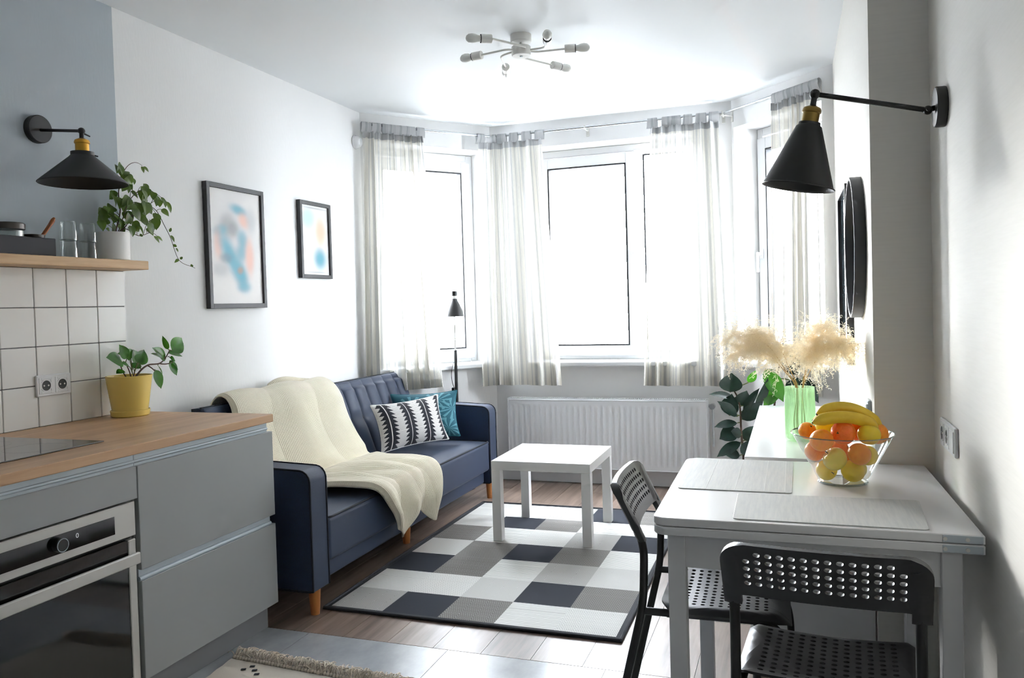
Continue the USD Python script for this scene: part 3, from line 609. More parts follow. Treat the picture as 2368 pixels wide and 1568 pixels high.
def chair_parts(t):
    # local: sitter faces +y, origin on the floor under the seat's middle
    bp = rounded(.404, .142, .052).union(sbox(-.202, -.071, -.150, -.02)).union(sbox(.150, -.071, .202, -.02)).union(sbox(-.202, -.098, -.164, -.03)).union(sbox(.164, -.098, .202, -.03))
    bp = holes(bp, (np.arange(14)-6.5)*.0228, (np.arange(5)-2)*.0202+.006, .0066, lambda i, j: j == 4 and i in (0, 13))
    mb = man(bp, .010).refine_to_length(.022)
    def wb(p):
        p = np.asarray(p); x, h, d = p[:, 0], p[:, 1], p[:, 2]-.005
        w = (x/.2)**2; edge = 1.5*np.clip((np.abs(x)-.160)/.012, 0, 1)*np.clip((.2035-np.abs(x))/.008, .25, 1)+.4*np.clip((h-.055)/.016, 0, 1)
        lean = .46; hh = h*math.cos(lean)
        y = -.236-h*math.sin(lean)+(w-1)*.016+d*(1+np.clip(edge, 0, 1.5)); return np.stack([x, y, .722+hh+d*.2], 1)
    v = totri(mb); v.vertices = wb(v.vertices); obj('backrest', v, 'black_plastic', t, smooth=40, local=True)
    sp = sbox(-.193, -.150, .193, .1925).buffer(-.05).buffer(.05, quad_segs=8)
    sp = holes(sp, (np.arange(12)-5.5)*.0255, (np.arange(11)-5)*.0238+.008, .0066)
    ms = man(sp, .006).refine_to_length(.022)
    def ws(p):
        p = np.asarray(p); x, y, d = p[:, 0], p[:, 1], p[:, 2]
        z = .452-.012*(1-(x/.19)**2)*np.clip((y+.19)/.1, 0, 1)-.030*np.clip((y-.135)/.058, 0, 1)**2-.016*np.clip((np.abs(x)-.165)/.028, 0, 1)**2+.010*np.clip((-.10-y)/.06, 0, 1)**2
        return np.stack([x, y, z+d], 1)
    v = totri(ms); v.vertices = ws(v.vertices); obj('seat', v, 'black_plastic', t, smooth=40, local=True)
    for s in (-1, 1):
        x = .178*s
        obj('back_leg', tube(fillet([(x*1.06, -.306, 0), (x*1.02, -.196, .46), (x*1.02, -.190, .630), (x*1.02, -.252, .748)], .05, 8), .0112, 12), 'black_metal', t, local=True)
        obj('front_leg', tube(fillet([(x, -.200, .436), (x, .15, .436), (x*1.03, .192, .345), (x*1.06, .205, 0)], .06, 8), .0105, 12), 'black_metal', t, local=True)
    obj('cross_bar', tube(fillet([(-.176, .10, .428), (.176, .10, .428)], .01), .008, 10), 'black_metal', t, local=True)
    obj('cross_bar', tube(fillet([(-.176, -.13, .430), (.176, -.13, .430)], .01), .008, 10), 'black_metal', t, local=True)
c1 = thing('dining_chair', 'black perforated dining chair in the foreground with its back to the camera', 'chair', (.064, 1.965, 0), -4.0)
chair_parts(c1)
c2 = thing('dining_chair', 'black perforated dining chair at the far left side of the dining table', 'chair', (-.212, 2.367, 0), -88.5)
chair_parts(c2)
# ------------------------------------------------------------------ curtain rods and curtains
RO, RZ = -.085, 2.522
for i, (a, b, lab) in enumerate(((-.055, .99, 'thin silver curtain rod over the left bay window'), (.03, 1.70, 'thin silver curtain rod over the front bay window'), (-.02, .80, 'thin silver curtain rod over the right bay window'))):
    t = thing('curtain_rod', lab, 'curtain rod', bayp(i, (a+b)/2, RO, RZ))
    obj('tube', cyl(bayp(i, a, RO, RZ), bayp(i, b, RO, RZ), .0085, n=16), 'chrome', t)
    ends = ([a] if i == 0 else [b] if i == 2 else [])
    for e in ends: obj('finial', cyl(bayp(i, e-.012, RO, RZ), bayp(i, e+.03, RO, RZ), .0135, n=18), 'chrome', t)
    for u in ((a+.03, b-.03) if i != 1 else (a+.02, .745, b-.02)):
        obj('bracket', bay(i, J(cbox(u-.006, u+.006, RO-.012, -.001, RZ-.014, RZ-.008, .001), cbox(u-.006, u+.006, RO-.014, RO-.010, RZ-.012, RZ+.012, .001), cbox(u-.011, u+.011, -.006, -.001, RZ-.05, RZ+.02, .001))), 'steel', t)
def curtain(label, top, bot, width, folds, seed, tabs, zb=.712, amp=.030, deep=0):
    rg = np.random.default_rng(seed)
    def arc(path, s):
        path = np.asarray(path, float); d = np.r_[0, np.cumsum(np.linalg.norm(np.diff(path, axis=0), axis=1))]; q = np.asarray(s)*d[-1]
        return np.stack([np.interp(q, d, path[:, k]) for k in range(2)], -1)
    n1, n2 = 220, 60; u = np.linspace(0, 1, n1); v = np.linspace(0, 1, n2)
    zt = RZ-.052
    ph = 2*np.pi*(folds*u+.35*np.sin(2*np.pi*u*1.3+rg.uniform(0, 6))+rg.uniform(0, 1)); ph2 = 2*np.pi*(folds*1.9*u+rg.uniform(0, 1))
    A, B = arc(top, u), arc(bot, u); P = np.zeros((n1, n2, 3))
    ta = np.gradient(A, axis=0); ta /= np.linalg.norm(ta, axis=1, keepdims=True); nr = np.stack([ta[:, 1], -ta[:, 0]], 1)   # into the room
    sway = meshkit.noise(np.stack([u*4, u*0, u*0+seed], -1))-.5
    for j, w in enumerate(v):
        gather = math.exp(-w*9); k = amp*(.6+.9*w)
        off = k*(np.sin(ph+.5*w*np.sin(3*u))*(1-.35*gather)+.38*np.sin(ph2+1.2*w)*(.4+gather)+.5*sway*w)
        c = A*(1-w)+B*w; x = c+nr*(off[:, None]+.01)
        P[:, j, :2] = x+ta*(k*.55*np.cos(ph)*(.3+.5*gather))[:, None]; P[:, j, 2] = zt+(zb-zt)*w+.006*np.sin(ph)*(w > .98)
    c0 = bayp(1, .8, 0, 1.6); t = thing('curtain', label, 'curtain', (*A.mean(0), zt))
    jh = 2
    head = np.stack([np.stack([P[:, 0, 0]*(1-q)+P[:, 3, 0]*q, P[:, 0, 1]*(1-q)+P[:, 3, 1]*q, P[:, 0, 2]*(1-q)+(zt-.042)*q], -1) for q in np.linspace(-.05, 1, 4)], 1)
    head[:, :, :2] += nr[:, None]*.003
    UV = np.stack(np.meshgrid(u*width, v*1.8, indexing='ij'), -1).reshape(-1, 2)
    obj('fabric', grid(P), 'curtain_voile', t, smooth=True, uv=UV)
    obj('header_band', grid(head), 'curtain_header', t, smooth=True, uv=np.stack(np.meshgrid(u*width, np.linspace(0, .1, 4), indexing='ij'), -1).reshape(-1, 2))
    # bottom hem, folded double
    hem = P[:, -3:, :]+np.concatenate([nr*.0025, np.zeros((n1, 1))], 1)[:, None]
    obj('hem', grid(hem), 'curtain_voile', t, smooth=True, uv=np.stack(np.meshgrid(u*width, np.linspace(0, .05, 3), indexing='ij'), -1).reshape(-1, 2))
    for k in range(tabs):
        s = (k+.5)/tabs if tabs > 1 else .5; s = min(max(s+rg.uniform(-.02, .02), .035), .965) if 0 < k < tabs-1 else (.045 if k == 0 else .955)
        i = int(s*(n1-1)); c = P[i, 0]; rp = arc(top, s); rod = np.array([rp[0], rp[1], RZ]); tx = np.array([*ta[i], 0])*.030; nn = np.array([*nr[i], 0])
        fr = c+[0, 0, -.006]; loop = [fr+nn*.004, rod+nn*.017+[0, 0, -.012], rod+nn*.012+[0, 0, .010], rod+[0, 0, .0145], rod-nn*.012+[0, 0, .010], rod-nn*.015+[0, 0, -.012], fr-nn*.004]
        L = spline(loop, 22); sp = 1+.25*np.abs(np.linspace(-1, 1, 22))
        Q = np.stack([L-tx*sp[:, None]*rg.uniform(.8, 1.1), L+nn*rg.uniform(-.006, .006)*np.abs(np.linspace(-1, 1, 22))[:, None], L+tx*sp[:, None]], 0)
        obj('tab_loop', grid(Q), 'curtain_header', t, smooth=True, uv=np.stack(np.meshgrid(np.linspace(0, .05, 3)+k*.07, np.linspace(0, .1, 22), indexing='ij'), -1).reshape(-1, 2))
    return t
f2 = lambda i, u, o=RO: tuple(bayp(i, u, o, 0)[:2])
curtain('sheer striped curtain at the left end of the bay, behind the sofa', [f2(0, -.06), f2(0, .375)], [f2(0, -.10), f2(0, .47)], 1.35, 5.0, 3, 7, zb=.735, amp=.040)
corner = f2(1, .035)
curtain('sheer striped curtain across the bay corner behind the floor lamp', [f2(0, .815), corner, f2(1, .435)], [f2(0, .80), corner, f2(1, .535)], 1.35, 4.6, 5, 6, amp=.026)
curtain('sheer striped curtain right of the open pane above the radiator', [f2(1, 1.197), f2(1, 1.645)], [f2(1, 1.105), f2(1, 1.70)], 1.35, 4.4, 9, 6, amp=.028)
curtain('sheer striped curtain in the right bay behind the black cone lamp', [f2(2, .49), f2(2, .825)], [f2(2, .47), f2(2, .835)], 1.35, 5.2, 12, 6, amp=.026)
t = thing('wall_vent', 'small white round device on the left wall under the curtain rod end', 'wall fixture', (XL, 4.709, 2.40))
obj('body', lathe([(0, 0), (.042, 0), (.042, .012), (.037, .030), (.024, .042), (0, .045)], 36, (XL, 4.715, 2.405), (1, 0, 0)), 'pvc_white', t)
obj('ring', lathe([(.043, .002), (.046, .002), (.046, .012), (.043, .012), (.043, .002)], 36, (XL, 4.715, 2.405), (1, 0, 0)), 'pvc_white', t)

# ------------------------------------------------------------------ blanket
t = thing('throw_blanket', 'cream ribbed knit throw draped over the left half of the sofa', 'blanket', (-2.2, 3.6, .5))
prof = [  # x, z, left y, right y along the throw, from behind the back down to the hanging end
    (-2.645, .79, 3.14, 3.94), (-2.630, .855, 3.13, 3.95), (-2.575, .890, 3.12, 3.97), (-2.518, .864, 3.10, 3.985), (-2.462, .735, 3.05, 4.00), (-2.392, .57, 3.02, 4.01),
    (-2.335, .468, 3.00, 4.05), (-2.27, .443, 3.10, 4.07), (-2.18, .438, 3.22, 4.06), (-2.04, .438, 3.28, 4.05), (-1.95, .432, 3.30, 4.03), (-1.893, .408, 3.36, 4.02), (-1.872, .345, 3.40, 4.00), (-1.868, .27, 3.46, 3.985), (-1.870, .20, 3.50, 3.97)]
pr = np.array(prof); n2 = 120; sp = spline(pr, n2); n1 = 150
a = np.linspace(0, 1, n1); s = np.linspace(0, 1, n2)
Aa, Ss = np.meshgrid(a, s, indexing='ij')
Y = sp[None, :, 2]*(1-Aa)+sp[None, :, 3]*Aa; X = np.tile(sp[:, 0], (n1, 1)); Z = np.tile(sp[:, 1], (n1, 1))
seatq = np.clip((Ss-.44)/.08, 0, 1)*np.clip((1.02-Ss)/.1, 0, 1); backq = np.clip((.46-Ss)/.06, 0, 1)
dx, dz = np.gradient(sp[:, 0]), np.gradient(sp[:, 1]); nl = np.hypot(dx, dz); Nx, Nz = dz/nl*-1*-1, -dx/nl*-1
Nx, Nz = -dz/nl, dx/nl; 
wr = np.abs(np.sin(np.pi*(2.3*Aa+.5*Ss+.18*np.sin(7*Ss)))); wr2 = np.abs(np.sin(np.pi*(3.4*Aa-1.1*Ss+.3)))
nz = meshkit.fbm(np.stack([Aa*5, Ss*4, Aa*0], -1), 3, 7)
h = .006+backq*(.030*wr+.016*nz)*np.clip(Ss/.2, 0.4, 1)+seatq*(.030*wr*(.5+nz)+.020*wr2*nz)
h *= np.clip(np.minimum(Aa, 1-Aa)/.02, .45, 1)
X = X+Nx[None]*h; Z = Z+Nz[None]*h
tail = np.clip((Ss-.86)/.14, 0, 1)                          # the hanging end: a lobe at each side, higher between
lob = .5+.5*np.cos(2*np.pi*(Aa*1.55-.30)); Z = Z-tail*(.055*lob-.045*(1-lob))+tail*.0; X = X+tail*.016*np.sin(2*np.pi*Aa*2.6+.6)
Y = Y-tail*.03*np.sin(2*np.pi*Aa)*.6
P = np.stack([X, Y, Z], -1)
UV = np.stack([Aa*1.0, Ss*1.7], -1).reshape(-1, 2); m = thick(P, .006)
obj('knit', m, 'knit', t, smooth=True, uv=np.vstack([UV, UV]))
fold = np.stack([np.linspace(-2.640, -2.595, 60), np.linspace(3.64, 3.965, 60), .905+.010*np.sin(np.linspace(0, 3.1, 60))], -1)
pts = spline([(-2.655, 3.60, .885), (-2.628, 3.70, .912), (-2.585, 3.83, .908), (-2.545, 3.94, .868), (-2.515, 3.985, .80)], 30)
rr = .020+.009*np.sin(np.linspace(0, 9, 30)); rr[0] = rr[-1] = .008
tv = tube(pts, rr, 16); obj('turned_edge', tv, 'knit', t, smooth=True, uv=np.stack([np.arange(len(tv.vertices))/16*.02, (np.arange(len(tv.vertices)) % 16)*.006], -1))

# ------------------------------------------------------------------ cushions
def cushion(name, label, w, h, T, centre, xa, ya, paint, matn='printed_cloth', n1=240, n2=160, pinch=.10):
    xa = np.asarray(xa, float)/np.linalg.norm(xa); ya = np.asarray(ya, float); ya -= xa*(xa@ya); ya /= np.linalg.norm(ya); za = np.cross(xa, ya)
    U, V = np.meshgrid(np.linspace(-1, 1, n1), np.linspace(-1, 1, n2), indexing='ij')
    sx = 1-pinch*(1-np.abs(V)**2.2)*1.0; sy = 1-pinch*(1-np.abs(U)**2.2)
    r = np.clip((1-np.abs(U)**2.4), 0, 1)**.62*np.clip((1-np.abs(V)**2.4), 0, 1)**.62
    wob = 1+.10*(meshkit.noise(np.stack([U*3+5, V*3, U*0+w*9], -1))-.5)
    t = thing(name, label, 'cushion', centre)
    def face(sg):
        X = U*w/2*sx; Yv = V*h/2*sy; Z = sg*T/2*r*wob
        P = np.asarray(centre)+X[..., None]*xa+Yv[..., None]*ya+Z[..., None]*za; return P
    F, Bk = face(1), face(-1); col = paint((U+1)/2, (V+1)/2); mf, mb = grid(F), grid(Bk[::-1])
    obj('front', mf, matn, t, smooth=True, tint=col.reshape(-1, 3)); obj('back', mb, matn, t, smooth=True, tint=col[::-1].reshape(-1, 3))
    rim = np.vstack([F[:, 0], F[-1, 1:], F[-2::-1, -1], F[0, -2::-1]])[::4]
    obj('seam', tube(np.vstack([rim, rim[1]]), .0035, 6, cap=False), 'printed_trim' if name == 'patterned_cushion' else 'teal_trim', t, smooth=True)
mat('printed_trim', S(214, 213, 210), .9); mat('teal_trim', S(38, 110, 124), .9)
def zigzag(u, v):
    lt, dk = np.array(S(226, 224, 222)), np.array(S(30, 31, 39))
    c = np.where(((np.floor(v*78) % 2) == 0)[..., None], lt, lt*.55)
    x = u*3.5; k = (x-.02) % 1.0                            # one dark band per unit, a light line down its middle
    d = np.abs(k-.42); step = .5*np.floor(((v*11) % 1)*4)/4*.34
    wd = .15+.19*(1-(np.floor(((v*11) % 1)*5)/4.5))
    c = np.where((d < wd)[..., None], dk, c); c = np.where((d < .017)[..., None], lt, c)
    return c
cushion('patterned_cushion', 'white cushion with black sawtooth bands leaning on the sofa back', .50, .29, .13, (-2.205, 4.375, .595), (.27, .50, .02), (-.26, .16, .92), zigzag)
def teal(u, v):
    a, b = np.array(S(40, 88, 102)), np.array(S(84, 134, 146)); q = np.full(u.shape, False)
    for cx, cy in ((.2, .2), (.55, .35), (.85, .15), (.3, .7), (.7, .8), (.95, .6), (.05, .5)):
        th = np.arctan2(v-cy, u-cx); r = np.hypot(u-cx, v-cy); q |= (np.sin(th*11+r*6) > .35) & (r < .24)
    return np.where(q[..., None], b, a)
cushion('teal_cushion', 'teal leaf-print cushion behind the black and white cushion', .43, .30, .14, (-2.245, 4.665, .60), (.42, .22, .01), (-.20, .20, .92), teal)

# ------------------------------------------------------------------ pictures
def picture(name, label, y0, y1, z0, z1, w, blobs, seed, bg):
    t = thing(name, label, 'picture', (XL, (y0+y1)/2, (z0+z1)/2)); d = .028
    fr = lambda a0, a1, b0, b1: cbox(XL+.001, XL+d, a0, a1, b0, b1, .0015)
    obj('frame', J(fr(y0, y0+w, z0, z1), fr(y1-w, y1, z0, z1), fr(y0+w-.001, y1-w+.001, z0, z0+w), fr(y0+w-.001, y1-w+.001, z1-w, z1)), 'black_frame', t)
    n = 90; U, V = np.meshgrid(np.linspace(0, 1, n), np.linspace(0, 1, int(n*1.6)), indexing='ij')
    P = np.stack([np.full(U.shape, XL+d-.012), y0+w*.8+(y1-y0-1.6*w)*U, z0+w*.8+(z1-z0-1.6*w)*V], -1)
    c = np.tile(np.array(bg), U.shape+(1,))
    for (cx, cy, rx_, ry_, ang, colr, al) in blobs:
        ca, sa = math.cos(ang), math.sin(ang); x, y = U-cx, (V-cy)*1.5; p, q = (x*ca+y*sa)/rx_, (-x*sa+y*ca)/ry_
        m_ = al*np.exp(-(p*p+q*q)**1.6); c = c*(1-m_[..., None])+np.array(colr)*m_[..., None]
    obj('print', grid(P), 'printed_paper', t, smooth=False, tint=c.reshape(-1, 3))
te, pk, gr, lg, db, br = S(64, 150, 172), S(228, 178, 160), S(138, 140, 143), S(182, 185, 188), S(80, 112, 126), S(150, 122, 96)
picture('abstract_picture', 'larger black-framed abstract print with teal, grey and pink patches, nearer the kitchen', 3.222, 3.672, 1.318, 1.945, .024,
    [(.45, .62, .40, .55, .2, lg, .55), (.35, .68, .16, .16, .5, gr, .7), (.56, .83, .16, .07, -.2, te, .9), (.66, .74, .12, .09, -.6, pk, .85), (.22, .64, .14, .07, .2, te, .6), (.16, .52, .08, .20, 0, pk, .7), (.45, .66, .1, .09, .3, gr, .8),
     (.62, .58, .10, .12, .5, te, .75), (.38, .42, .34, .12, -1.05, te, 1), (.30, .40, .12, .07, 0, db, .7), (.60, .46, .12, .14, -.6, te, .75), (.75, .42, .09, .24, 0, pk, .9), (.57, .26, .22, .12, -1.1, te, 1), (.56, .30, .06, .05, .4, br, .8), (.20, .30, .15, .1, 0, lg, .8), (.62, .15, .13, .07, 0, te, .75), (.8, .75, .1, .16, 0, lg, .6)], 1, S(232, 229, 227))
picture('abstract_print', 'smaller black-framed print with peach and pale blue patches, nearer the window', 4.012, 4.340, 1.488, 1.945, .022,
    [(.25, .80, .25, .22, .2, S(176, 212, 222), .85), (.70, .62, .20, .32, 0, S(240, 188, 160), .95), (.66, .24, .23, .24, .4, te, .95), (.25, .45, .25, .3, 0, S(222, 222, 222), .5), (.5, .955, .42, .02, 0, gr, .6), (.5, .045, .42, .02, 0, gr, .6)], 2, S(232, 231, 229))

# ------------------------------------------------------------------ lamps
t = thing('floor_lamp', 'slim black reading lamp with a small shade standing behind the sofa arm', 'floor lamp', (-2.262, 5.222, 0))
LX, LY = -2.262, 5.222
obj('base', lathe([(0, 0), (.115, 0), (.118, .006), (.115, .018), (.03, .024), (0, .024)], 40, (LX, LY, .0)), 'black_metal', t)
obj('pole', cyl((LX, LY, .02), (LX, LY, .985), .011, n=14), 'black_metal', t)
obj('upper_rod', cyl((LX, LY, .98), (LX+.004, LY, 1.33), .0045, n=12), 'chrome', t)
obj('shade', lathe([(.064, 1.225), (.066, 1.226), (.058, 1.262), (.040, 1.305), (.024, 1.335), (.020, 1.345), (.020, 1.352), (0, 1.352), (0, 1.349), (.018, 1.343), (.036, 1.305), (.055, 1.262), (.064, 1.225)], 40, (LX+.004, LY, 0)), 'black_metal', t)
obj('collar', lathe([(0, 1.350), (.0205, 1.350), (.0205, 1.362), (.0205, 1.372), (0, 1.372)], 28, (LX+.004, LY, 0)), 'lamp_white', t, label='white ring on the lamp neck')
obj('cap', lathe([(0, 1.371), (.0205, 1.371), (.0215, 1.390), (.019, 1.404), (0, 1.406)], 28, (LX+.004, LY, 0)), 'black_metal', t)
obj('bulb', lathe([(0, 1.235), (.018, 1.242), (.022, 1.258), (.014, 1.285), (.012, 1.31), (0, 1.312)], 24, (LX+.004, LY, 0)), 'bulb_glass', t)
cd = spline([(LX-.010, LY-.006, .90), (LX-.028, LY-.012, .84), (LX-.026, LY-.012, .76), (LX-.012, LY-.010, .715)], 20)
obj('cord', tube(cd, .0025, 6), 'black_plastic', t); obj('cord_switch', rbox(LX-.026, LX-.004, LY-.030, LY-.010, .655, .722, .005), 'black_plastic', t)

t = thing('ceiling_lamp', 'white six-armed ceiling lamp with round bulbs', 'ceiling lamp', (-1.232, 3.768, ZC))
CX, CY_ = -1.232, 3.768; HZ = 2.535
obj('canopy', lathe([(0, ZC), (.052, ZC), (.052, ZC-.032), (.049, ZC-.036), (0, ZC-.036)], 40, (CX, CY_, 0)), 'lamp_white', t)
obj('stem', cyl((CX, CY_, ZC-.034), (CX, CY_, HZ+.02), .006, n=14), 'lamp_white', t)
obj('hub', lathe([(0, HZ-.022), (.044, HZ-.022), (.047, HZ-.019), (.047, HZ+.022), (.044, HZ+.025), (0, HZ+.025)], 40, (CX, CY_, 0)), 'lamp_white', t)
obj('hub_screw', lathe([(0, HZ-.026), (.007, HZ-.026), (.007, HZ-.020), (0, HZ-.020)], 16, (CX, CY_, 0)), 'alu', t)
ARM = [((.030, -.036), (.042, -.062), (-.062, -.232), (-.168, -.292), .0), ((-.030, -.030), (-.060, -.060), (-.205, -.030), (-.312, -.012), .0), ((.046, .004), (.125, -.010), (.165, -.105), (.195, -.205), .0),
       ((.040, .026), (.070, .036), (.215, .052), (.322, .078), .0), ((-.030, .040), (-.034, .060), (.080, .250), (.150, .352), -.010), ((-.046, .0), (-.112, .010), (-.150, .195), (-.182, .292), -.012)]
for (p0, p1, p2, p3, dz) in ARM:
    q = [np.array([CX+a, CY_+b, HZ+dz*(k/3)+(.004 if k == 0 else 0)]) for k, (a, b) in enumerate((p0, p1, p2, p3))]
    d = (q[3]-q[2])/np.linalg.norm(q[3]-q[2])
    a_ = obj('arm', tube(fillet([q[0], q[1], q[2]], .03, 7), .0052, 10), 'lamp_white', t)
    s0 = q[3]-d*.118
    obj('socket', lathe([(0, 0), (.019, 0), (.021, .003), (.021, .050), (.018, .052), (.018, .050), (0, .050)], 28, s0, d), 'lamp_white', a_)
    obj('socket_ring', lathe([(.0165, .048), (.0200, .048), (.0200, .054), (.0165, .054), (.0165, .048)], 28, s0, d), 'gasket', a_)
    obj('bulb', lathe([(0, .050), (.0145, .050), (.0150, .064), (.0205, .078), (.0225, .094), (.0195, .110), (.011, .120), (0, .1235)], 28, s0, d), 'bulb_glass', a_)

t = thing('wall_lamp', 'black cone wall lamp with brass socket over the kitchen shelf', 'wall lamp', (XL, 2.314, 2.016))
obj('wall_plate', lathe([(0, 0), (.052, 0), (.053, .004), (.053, .024), (.050, .027), (0, .027)], 44, (XL, 2.314, 2.016), (1, 0, 0)), 'black_metal', t)
JX, JY, JZ = -2.468, 2.292, 1.982
obj('arm', tube(np.array([(XL+.025, 2.314, 2.012), (JX, JY, JZ)]), .0058, 12), 'black_metal', t)
obj('joint', J(moved(trimesh.creation.icosphere(2, .0125), None, (JX, JY, JZ)), cyl((JX, JY, JZ), (JX, JY, JZ-.034), .008, n=16), cyl((JX, JY, JZ-.006), (JX+.002, JY+.035, JZ-.014), .0035, .0025, n=10)), 'black_metal', t)
obj('brass_socket', lathe([(0, -.026), (.010, -.027), (.024, -.034), (.0265, -.040), (.0265, -.046), (.0235, -.048), (.0235, -.090), (0, -.090)], 36, (JX, JY, JZ)), 'brass', t)
obj('shade', lathe([(.151, -.195), (.153, -.193), (.151, -.190), (.047, -.098), (.040, -.090), (.040, -.078), (.020, -.077), (.020, -.080), (.037, -.081), (.037, -.092), (.044, -.100), (.148, -.192), (.151, -.195)], 64, (JX, JY, JZ)), 'black_metal', t)
obj('thumb_screw', cyl((JX+.012, JY+.038, JZ-.084), (JX+.014, JY+.056, JZ-.086), .0028, n=10), 'black_metal', t)
obj('bulb', lathe([(0, -.16), (.02, -.155), (.028, -.135), (.016, -.10), (0, -.095)], 24, (JX, JY, JZ)), 'bulb_glass', t)
t = thing('wall_lamp', 'black cone wall lamp on a long arm above the dining table', 'wall lamp', (XN, 2.536, 1.813))
obj('wall_plate', lathe([(0, 0), (.055, 0), (.056, .004), (.056, .024), (.053, .027), (0, .027)], 44, (XN, 2.536, 1.813), (-1, 0, 0)), 'black_metal', t)
E1 = np.array([.370, 2.530, 1.806]); Jp = np.array([.0735, 2.50, 1.877]); ax = np.array([-.19, 0, -.98]); ax /= np.linalg.norm(ax)
obj('joint', J(tube(np.array([(XN-.022, 2.536, 1.813), E1]), .0075, 12), moved(trimesh.creation.icosphere(2, .0125), None, E1), cyl(E1+[0, -.02, 0], E1+[0, .02, 0], .006, n=12)), 'black_metal', t)
obj('arm', tube(np.array([E1, Jp]), .0072, 14), 'black_metal', t)
obj('joint', J(moved(trimesh.creation.icosphere(2, .0145), None, Jp), tube(np.array([Jp, Jp+ax*.042]), .0085, 12), cyl(Jp+[0, -.022, .004], Jp+[0, .018, .004], .0055, n=12)), 'black_metal', t)
obj('brass_socket', lathe([(0, .032), (.010, .033), (.024, .040), (.0265, .046), (.0265, .053), (.0235, .055), (.0235, .092), (0, .092)], 36, Jp, ax), 'brass_dark', t)
obj('shade', lathe([(0, .082), (.030, .082), (.031, .090), (.036, .094), (.098, .264), (.103, .268), (.1015, .271), (.097, .268), (.093, .262), (.032, .096), (.027, .086), (0, .085)], 72, Jp, ax), 'black_metal', t)
obj('bulb', lathe([(0, .085), (.014, .09), (.016, .12), (.028, .16), (.026, .18), (.012, .195), (0, .197)], 24, Jp, ax), 'bulb_glass', t)

# ------------------------------------------------------------------ mirror and glazed panel on the right wall
t = thing('round_mirror', 'round wall mirror with a deep black rim on the right-hand wall', 'mirror', (XR, 3.24, 1.468))
obj('rim', lathe([(.246, 0), (.26, 0), (.26, .036), (.258, .0385), (.250, .0385), (.248, .036), (.246, 0)], 96, (XR, 3.24, 1.468), (-1, 0, 0)), 'black_frame', t)
obj('mirror_plate', lathe([(0, .004), (.247, .004), (.247, .010), (0, .010)], 96, (XR, 3.24, 1.468), (-1, 0, 0)), 'mirror_glass', t)
t = thing('framed_panel', 'narrow black-edged glazed picture hanging beyond the round mirror', 'picture', (XR, 3.91, 1.4))
obj('frame', J(*[cbox(XR-.028, XR-.001, a, b, c, d, .001) for a, b, c, d in ((3.64, 3.655, 1.0, 1.762), (4.165, 4.18, 1.0, 1.762), (3.65, 4.17, 1.0, 1.015), (3.65, 4.17, 1.747, 1.762))]), 'black_frame', t)
obj('glass', cbox(XR-.014, XR-.008, 3.654, 4.166, 1.014, 1.748, 0), 'panel_glass', t, smooth=False)
# ------------------------------------------------------------------ on the dining table and the sideboard
t = thing('placemat', 'grey placemat with pale cross lines at the far left of the dining table', 'placemat', (-.165, 2.545, .75))
def mat_poly(c): return Polygon(c).buffer(-.012).buffer(.012, quad_segs=5)
obj('sheet', slab(mat_poly([(-.322, 2.318), (-.010, 2.318), (-.006, 2.768), (-.326, 2.776)]), .7502, .7524, .0006), 'placemat_grey', t)
for x in (-.245, -.165, -.085, -.030): obj('line', cbox(x, x+.0022, 2.325, 2.765, .7522, .7528, 0), 'placemat_line', t, smooth=False)
t = thing('placemat', 'plain grey placemat nearest the camera on the dining table, before the fruit bowl', 'placemat', (.07, 2.14, .75))
obj('sheet', slab(mat_poly([(-.148, 1.985 if 0 else 2.02), (.286, 2.020), (.302, 2.305), (-.152, 2.288)]), .7502, .7524, .0006), 'placemat_grey', t)

VX, VY, VZ = .020, 3.185, .750
t = thing('vase', 'ribbed green glass vase of dried grass on the white sideboard', 'vase', (VX, VY, VZ))
n, prof = 208, [(.0, .004), (.050, .004), (.0545, .010), (.0545, .016), (.0525, .10), (.0505, .205), (.0485, .205), (.050, .10), (.0515, .018), (.046, .010), (.0, .010)]
v = lathe(prof, n, (VX, VY, VZ)); V = np.asarray(v.vertices); d = V[:, :2]-[VX, VY]; th = np.arctan2(d[:, 1], d[:, 0]); r = np.linalg.norm(d, axis=1); k = 1+.055*np.cos(th*26)*(r > .047)*(V[:, 2] > VZ+.02)
V = V.copy(); V[:, :2] = [VX, VY]+d*k[:, None]; v.vertices = V; obj('glass', v, 'green_glass', t, smooth=40)
def curves(path, pts, widths, m):
    c = UsdGeom.BasisCurves.Define(stage, path); pts = [p-LOC[path.rsplit('/', 1)[0]] for p in pts]; c.CreateTypeAttr('linear'); c.CreatePointsAttr(Vt.Vec3fArray.FromNumpy(np.concatenate(pts).astype(np.float32)))
    c.CreateCurveVertexCountsAttr(Vt.IntArray([len(p) for p in pts])); c.CreateWidthsAttr(Vt.FloatArray.FromNumpy(np.concatenate(widths).astype(np.float32))); c.SetWidthsInterpolation('vertex')
    UsdShade.MaterialBindingAPI.Apply(c.GetPrim()).Bind(MAT[m]); c.GetPrim().SetCustomDataByKey('kind', 'stuff')
